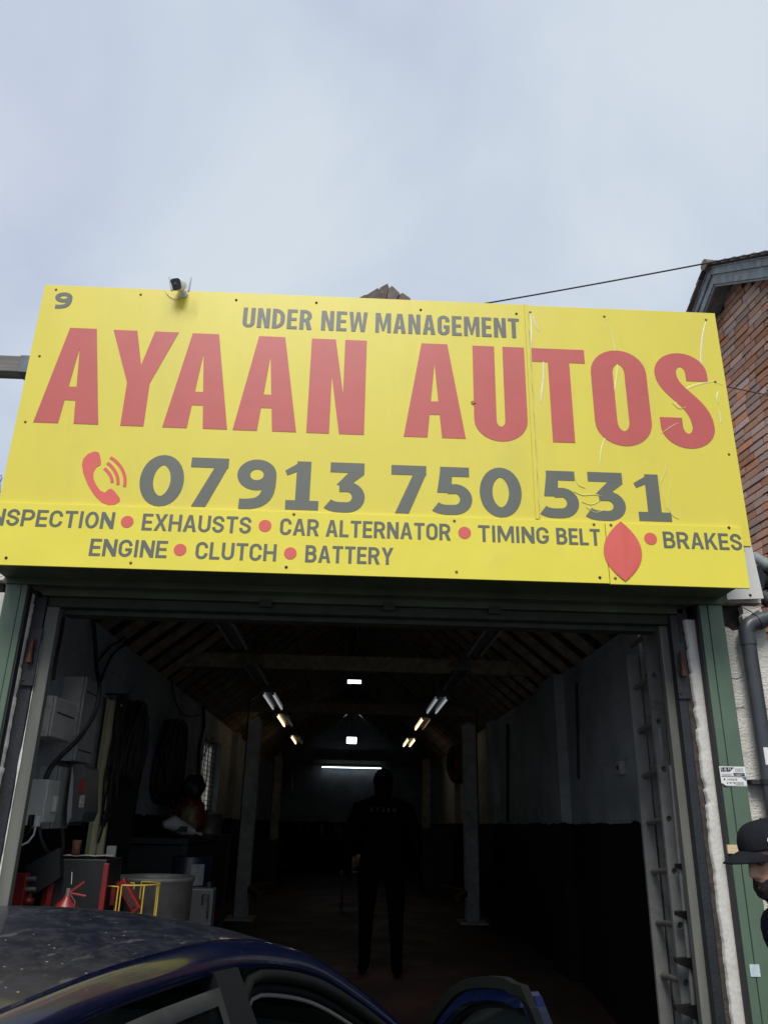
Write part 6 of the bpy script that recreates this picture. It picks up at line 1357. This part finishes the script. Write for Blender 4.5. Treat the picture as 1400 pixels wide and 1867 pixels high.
# ================================================================== people
m_skin = mat('skin', (.50, .29, .20), .5, var=.10, vs=18, bump=.0006, bs=180); m_beard = mat('black_beard', (.014, .011, .010), .9, var=.3, vs=60, bump=.004, bs=160)
m_hairb = mat('short_dark_hair', (.02, .016, .014), .85, var=.3, vs=60, bump=.003, bs=150)
m_cap = mat('black_cap_cloth', (.009, .0105, .014), .9, spec=.2, var=.25, vs=30, bump=.0012, bs=260); m_jkt = mat('navy_jacket', (.009, .011, .020), .9, spec=.15, var=.25, vs=10, bump=.006, bs=9); m_trs = mat('dark_trousers', (.018, .018, .02), .9, var=.2, vs=10, bump=.004, bs=10); m_shoe = mat('dark_boots', (.012, .011, .010), .6, var=.2)
def skin_body(name, V, E, Rd, parent, mats_fn, mats, sub=2):
    me = bpy.data.meshes.new(name); me.from_pydata([tuple(v) for v in V], E, []); o = bpy.data.objects.new(name, me); COL.objects.link(o)
    sk_ = o.modifiers.new('skin', 'SKIN'); 
    for i, d in enumerate(me.skin_vertices[0].data):
        d.radius = Rd[i] if isinstance(Rd[i], tuple) else (Rd[i], Rd[i])
    me.skin_vertices[0].data[0].use_root = True
    sb = o.modifiers.new('sub', 'SUBSURF'); sb.levels = sub; sb.render_levels = sub
    dg = bpy.context.evaluated_depsgraph_get(); nm = bpy.data.meshes.new_from_object(o.evaluated_get(dg)); bpy.data.objects.remove(o)
    nm.materials.clear()
    for m_ in mats: nm.materials.append(m_)
    for p in nm.polygons: p.material_index = mats_fn(p.center); p.use_smooth = True
    o = bpy.data.objects.new(name, nm); COL.objects.link(o); o.parent = parent; return o
def body(parent, fwd_lean=.0, arms=((0, 0), (0, 0)), hood=False, stride=0.0, mats=None):
    """standing figure, local: faces -Y, x to its left ... 1.75 m tall"""
    V = []; E = []; R = []
    def v(p, r, par=None):
        V.append(Vector(p)); R.append(r); i = len(V) - 1
        if par is not None: E.append((par, i))
        return i
    L_ = fwd_lean
    pel = v((0, 0, .95), (.150, .115)); ab = v((0, -.02 * L_ * 5, 1.10), (.145, .105), pel); ch = v((0, -.04 - L_ * .3, 1.28), (.17, .125), ab); uc = v((0, -.02 - L_ * .45, 1.41), (.135, .10), ch); nk = v((0, -.03 - L_ * .55, 1.50), .062, uc); nk2 = v((0, -.045 - L_ * .65, 1.56), .056, nk)
    for s in (-1, 1):
        hp = v((s * .10, .0, .88), (.095, .10), pel); kn = v((s * .11, -.03 - s * stride * .5, .50), .062, hp); an = v((s * .115, .02 - s * stride, .10), .043, kn); ft = v((s * .125, -.07 - s * stride, .045), .042, an); v((s * .13, -.17 - s * stride, .035), .034, ft)
        sh = v((s * .185, -.02 - L_ * .4, 1.395), .070, uc); (ex, ey, ez), (wx, wy, wz) = arms[0 if s < 0 else 1]
        el = v((s * (.20 + ex), ey - L_ * .4, ez), .050, sh); wr = v((s * (.20 + wx), wy - L_ * .4, wz), .034, el)
        dv_ = (V[wr] - V[el]).normalized(); pm = v(V[wr] + dv_ * .06, (.036, .024), wr); pm2 = v(V[pm] + dv_ * .035, (.034, .018), pm)
        sd_ = Vector((0, 1, 0)) if abs(dv_.y) < .6 else Vector((0, 0, 1)); sd_ = (sd_ - dv_ * sd_.dot(dv_)).normalized(); cu = sd_.cross(dv_).normalized() * (1 if s < 0 else -1)
        cu = -cu if cu.x * s > 0 else cu
        for k, ln in enumerate((.060, .072, .068, .052)):
            b0 = V[pm2] + sd_ * (-.028 + .0185 * k); a = v(b0 + dv_ * .012, .0095, pm2); b = v(b0 + dv_ * (.012 + ln * .5) + cu * .006, .0085, a); v(b0 + dv_ * (.012 + ln * .85) + cu * .028, .0075, b)
        tb_ = v(V[pm] - sd_ * .035 + cu * .01, .012, pm); tb2 = v(V[tb_] + dv_ * .03 - sd_ * .012 + cu * .012, .010, tb_); v(V[tb2] + dv_ * .025 + cu * .012, .0085, tb2)
    wrs = [V[i] for i in range(len(V))]
    zc = .93
    hands = [V[i] for i in range(len(V)) if R[i] == (.036, .024)]
    def fn(c):
        for h in hands:
            if (c - h).length < .13 and min((c - h2).length for h2 in hands) < .13:
                wv = [V[i] for i in range(len(V)) if R[i] == .034]
                if min((c - w2).length for w2 in wv) > .03 or True: return 2 if (c - h).length < .125 and min((c - w2).length for w2 in wv) > .028 else 0
        if c.z > 1.515 and not hood: return 2
        if c.z < .10: return 3
        return 0 if c.z > .90 else 1
    return skin_body('body', V, E, R, parent, fn, mats or [m_jkt, m_trs, m_skin, m_shoe]), V[5] if False else V
# face surface: local head coords, faces -Y, origin at the neck top, up Z. half widths by height
ZH = [0.0, .02, .04, .06, .075, .09, .105, .12, .135, .15, .17, .19, .21, .225, .235]
FR = [.060, .088, .094, .093, .094, .092, .094, .095, .089, .095, .098, .092, .076, .05, .0]
BK = [.050, .058, .066, .074, .080, .086, .091, .095, .098, .100, .099, .092, .076, .05, .0]
WD = [.045, .053, .060, .065, .068, .070, .072, .074, .075, .076, .075, .070, .058, .036, .0]
def ti(tab, z):
    return lerpt(list(zip(ZH, tab)), z)
def head_r(z, a):
    """a = 0 front (-Y)"""
    f = ti(FR, z); b = ti(BK, z); w_ = ti(WD, z); c, s = math.cos(a), math.sin(a)
    y = -f * c if c > 0 else -b * c
    x = w_ * (abs(s) ** .85) * (1 if s > 0 else -1)
    # nose
    an = abs(a if a < PI else a - 2 * PI)
    nz_h = 0
    if .078 < z < .142:
        t = (z - .078) / .064; pr = (math.sin(min(1, t * 4.2) * PI / 2)) * (1 - t) ** .75
        nz_h = .031 * pr * math.exp(-(an / (.19 - .07 * t)) ** 2)
    y -= nz_h
    # eye sockets
    y += .011 * math.exp(-((z - .128) / .011) ** 2) * math.exp(-((an - .42) / .20) ** 2)
    # lips and chin groove
    y -= .006 * math.exp(-((z - .060) / .006) ** 2) * math.exp(-(an / .35) ** 2); y -= .005 * math.exp(-((z - .047) / .006) ** 2) * math.exp(-(an / .32) ** 2)
    y += .004 * math.exp(-((z - .0535) / .003) ** 2) * math.exp(-(an / .36) ** 2); y += .005 * math.exp(-((z - .034) / .007) ** 2) * math.exp(-(an / .4) ** 2)
    y -= .004 * math.exp(-((z - .147) / .008) ** 2) * math.exp(-((an - .35) / .35) ** 2)
    # cheekbone
    if c > 0: x *= 1 + .05 * math.exp(-((z - .10) / .02) ** 2) * math.exp(-((an - 1.0) / .3) ** 2)
    return Vector((x, y, z))
def head(parent, loc, rot, cap=True, beard=True):
    h = bpy.data.objects.new('tmp', None)
    zs = [.0 + .235 * (i / 74) for i in range(75)]; n = 72; P = []
    for z in zs: P.append([head_r(min(z, .2349), 2 * PI * j / n) for j in range(n)])
    mb = MB(); mb.grid(P, wrap=True); mb.add([Vector((0, 0, .2352))] + P[-1], [(0, 1 + i, 1 + (i + 1) % n) for i in range(n)], smooth=True)
    mb.tube([(0, .0, -.09), (0, -.0, -.04), (0, -.002, .0), (0, -.005, .03)], [.058, .055, .052, .045], 20)
    hd = mb.build('head', m_skin, parent, local=True); hd.location = loc; hd.rotation_euler = rot
    ey = mat('eye_white', (.10, .075, .06), .2, var=0); ed = mat('eye_dark', (.02, .012, .008), .1, var=0)
    for s in (-1, 1):
        c = Vector((s * .031, -.078, .127)); mb = MB(); mb.lathe([(.0, -.0115), (.006, -.0098), (.0105, -.0045), (.0115, 0)], c=c, axis=(0, 1, 0), n=14); mb.build('eye', ey, hd, local=True)
        mb = MB(); mb.lathe([(.0, -.0122), (.0045, -.0112), (.0052, -.0103)], c=c, axis=(0, 1, 0), n=12); mb.build('iris', ed, hd, local=True)
        mb = MB(); mb.grid([[c + Vector((.0145 * math.cos(t) * s, -.0135 * math.sin(ph) - .001, .0055 + .008 * math.sin(t) * math.cos(ph) * .8)) for t in [PI * k / 8 for k in range(9)]] for ph in (.2, .6, 1.0, 1.35)]); mb.build('eyelid', m_skin, hd, local=True)
        mb = MB(); mb.tube([head_r(.141, s * .12) + Vector((0, -.002, 0)), head_r(.147, s * .38) + Vector((0, -.003, 0)), head_r(.146, s * .62) + Vector((0, -.003, 0)), head_r(.139, s * .85) + Vector((s * .001, -.001, 0))], [.003, .0052, .0045, .002], 6); mb.build('eyebrow', m_hairb, hd, local=True)
        # ear
        ec = Vector((s * .074, .014, .112)); P = []
        for i in range(15):
            t = -2.3 + 4.9 * i / 14; rr = .030 if t > -1 else .024; q = ec + Vector((s * .012, math.cos(t) * .019 + .006, math.sin(t) * rr)); P.append(q)
        mb = MB(); mb.tube(P, [.0035 + .001 * math.sin(i / 14 * PI) for i in range(15)], 8)
        mb.grid([[ec + Vector((s * .001, -.012 + .03 * k / 4, z)) + Vector((s * .009 * (k / 4), 0, 0)) for k in range(5)] for z in (-.024, -.012, 0, .012, .024)]); mb.lathe([(0, -.004), (.007, -.002), (.008, .003), (0, .006)], c=ec + Vector((s * .009, 0, -.026)), axis=(s, 0, 0), n=10)
        mb.build('ear', m_skin, hd, local=True)
    mb = MB(); mb.tube([head_r(.0535, a) + Vector((0, -.001, 0)) for a in (-.3, -.15, 0, .15, .3)], .0018, 5); mb.build('mouth', mat('lips', (.28, .11, .09), .5, var=0), hd, local=True)
    if beard:
        rb_ = random.Random(9); P = []
        zt = lambda an: .048 + .0 if an < .22 else (.072 if an < .45 else .072 + (an - .45) * .062)
        rows = 20; cols = 56
        for i in range(rows + 1):
            row = []
            for j in range(cols + 1):
                a = -1.62 + 3.24 * j / cols; an = abs(a); top = .068 + max(0, an - .35) * .040 if an > .2 else .0445 + .10 * an; bot = -.085 + an * .045
                z = top + (bot - top) * i / rows; q = head_r(max(z, .001), a) if z > 0 else head_r(.001, a) * 1.0
                if z <= 0: q = Vector((q.x * (1 - .25 * (-z / .08)), q.y * (1 - .12 * (-z / .08)), z))
                e = math.sin(PI * min(1, i / rows * 1.0)) ** .5 * .016 + .002; dr_ = Vector((q.x, q.y, 0)).normalized(); row.append(q + dr_ * (e + rb_.uniform(-.0015, .0015)) + Vector((0, 0, rb_.uniform(-.001, .001))))
            P.append(row)
        mb = MB(); mb.grid(P); mb.build('beard', m_beard, hd, local=True)
        P = []
        for i in range(5):
            row = []
            for j in range(25):
                a = -.55 + 1.1 * j / 24; z = .0725 - abs(a) * .02 - .013 * i / 4; row.append(head_r(z, a) + Vector((0, -.003 - .004 * math.sin(PI * i / 4), 0)))
            P.append(row)
        mb = MB(); mb.grid(P); mb.build('moustache', m_beard, hd, local=True)
    # short hair shell, stops above the ears
    P = []
    for i in range(20):
        row = []
        for j in range(73):
            a = 2 * PI * j / 72; an = a if a < PI else 2 * PI - a
            lo = .165 if an < .9 else (.165 - (an - .9) * .12 if an < 1.35 else (.11 if an < 1.7 else .05)); z = lo + (.2345 - lo) * i / 19; q = head_r(z, a); row.append(q + q.normalized() * .0 + Vector((q.x, q.y, 0)).normalized() * .005 + Vector((0, 0, .003)))
        P.append(row)
    mb = MB(); mb.grid(P); mb.build('hair', m_hairb, hd, local=True)
    if cap:
        P = []
        for i in range(22):
            t = i / 21; row = []
            for j in range(72):
                a = 2 * PI * j / 72; z0 = .150 - .012 * math.cos(a) * 0; r0 = head_r(.152, a); c = math.cos(t * PI / 2); s_ = math.sin(t * PI / 2)
                rad = 1.12 * (c ** .62); row.append(Vector((r0.x * rad, (r0.y) * rad, .158 + .010 * math.cos(a) * (1 - t) + (.092) * (s_ ** .95))))
            P.append(row)
        mb = MB(); mb.grid(P, wrap=True); cp_ = mb.build('cap', m_cap, hd, local=True, solid=.002)
        P = []
        for i in range(9):
            row = []
            for j in range(21):
                u = j / 10 - 1; a = u * 1.02; b0 = head_r(.152, a if a >= 0 else a + 2 * PI) * 1.12; ext = .078 * (1 - abs(u) ** 2.6) * i / 8
                row.append(Vector((b0.x * (1 - .0 * i), b0.y - ext, .163 + .008 * math.cos(a) - .020 * (i / 8) ** 1.3 - .020 * u * u - .0)))
            P.append(row)
        mb = MB(); mb.grid(P); mb.build('brim', m_cap, cp_, local=True, solid=.004)
        mb = MB(); mb.lathe([(0, .006), (.006, .004), (.008, 0)], c=(0, 0, .2495), axis=(0, 0, 1), n=10); mb.build('button', m_cap, cp_, local=True)
        q = head_r(.175, 1.15) * 1.09; mb = MB(); mb.add([q + Vector((.001, 0, .0)), q + Vector((.0015, -.010, .001)), q + Vector((.0015, -.004, .012))], [(0, 1, 2)]); mb.build('cap_logo', m_sw, cp_, local=True, solid=.001)
        for k in range(6):
            a = PI * k / 6 * 2 + .5; pts_ = []
            for i in range(10):
                t = i / 9; r0 = head_r(.152, a % (2 * PI)); c = math.cos(t * PI / 2) ; rad = 1.128 * (c ** .62); pts_.append(Vector((r0.x * rad, r0.y * rad, .159 + .010 * math.cos(a) * (1 - t) + .092 * math.sin(t * PI / 2) ** .95)))
            mb = MB(); mb.tube(pts_, .0011, 4); mb.build('seam', m_cap, cp_, local=True)
    return hd
# bearded man at the right edge, seen in profile, looking down to the left
ear_t = at(1396, 1562, 3.2)
man = thing('person', 'bearded man in black cap and dark jacket looking down at the right edge', 'person', (ear_t.x + .187, 3.2, .0), rz=math.radians(-84))
man.location.z = -.012
ORG[man.name] = Vector(man.location)
bd_, VV = body(man, fwd_lean=.10, arms=(((.03, .02, 1.12), (.0, -.13, .92)), ((.04, .03, 1.12), (.02, -.10, .90))))
hd_ = head(man, (0, -.128, 1.497), (math.radians(15), 0, 0)); hd_.scale = (1.08, 1.08, 1.08)
P = [[Vector((r_ * math.cos(a) , -.07 + r_ * math.sin(a) * 1.05, z)) for a in [2 * PI * k / 28 for k in range(28)]] for r_, z in ((.10, 1.455), (.082, 1.49), (.074, 1.525), (.070, 1.535), (.064, 1.525))]
mb = MB(); mb.grid(P, wrap=True); mb.build('collar', m_jkt, man, local=True)
# second figure inside, seen from behind, hooded
m_hood = mat('silhouette_hoodie', (.0025, .0025, .003), 1.0, spec=.03, var=.2, vs=10, bump=.006, bs=9)  # silhouette put into the colour: near-black for cloth, hands and shoes alike
p2 = thing('person', 'hooded figure coloured as a silhouette, seen from behind, standing deep in the dark garage', 'person', (.32, 8.0, FZ), rz=math.radians(180))
b2_, _ = body(p2, fwd_lean=.02, arms=(((.06, .02, 1.13), (.06, -.10, .90)), ((.06, .02, 1.13), (.06, -.10, .90))), hood=True, stride=.05, mats=[m_hood, m_hood, m_hood, m_hood]); b2_.scale = (1.22, 1.35, 1.0)
h2_ = head(p2, (0, -.045, 1.49), (math.radians(6), 0, 0), cap=False, beard=False)
P = []
for i in range(18):
    t = i / 17; row = []
    for j in range(41):
        a = .75 + (2 * PI - 1.5) * j / 40; z = -.06 + .325 * t; r0 = head_r(min(max(z, .02), .15), a); c = 1.0 if z < .15 else math.sqrt(max(0, 1 - ((z - .15) / .116) ** 2)); fl = 1.22 + .35 * max(0, (.05 - z) / .11)
        row.append(Vector((r0.x * fl * c, r0.y * fl * c, z)))
    P.append(row)
mb = MB(); mb.grid(P); mb.build('hood', m_hood, h2_, local=True, solid=.01)
m_prt = mat('dimmed_print', (.018, .018, .021), .8, var=.3, vs=60)  # pale lettering darkened in its colour to suit the silhouette
mbp = 0
for k, ch in enumerate('AYAAN'):
    x0 = .125 - k * .052
    pcs = glyph(ch, .75, .2, .16)
    for o_, hl in pcs:
        mb = MB(); mb.prism([(p_[0], p_[1]) for p_ in o_], [list(h) for h in hl], lambda u, v, d, x0=x0: Vector((x0 - u * .038 * 1.0, .168 + d * -1, 1.36 + v * .04)), .002); mb.build('back_print', m_prt, p2, local=True)
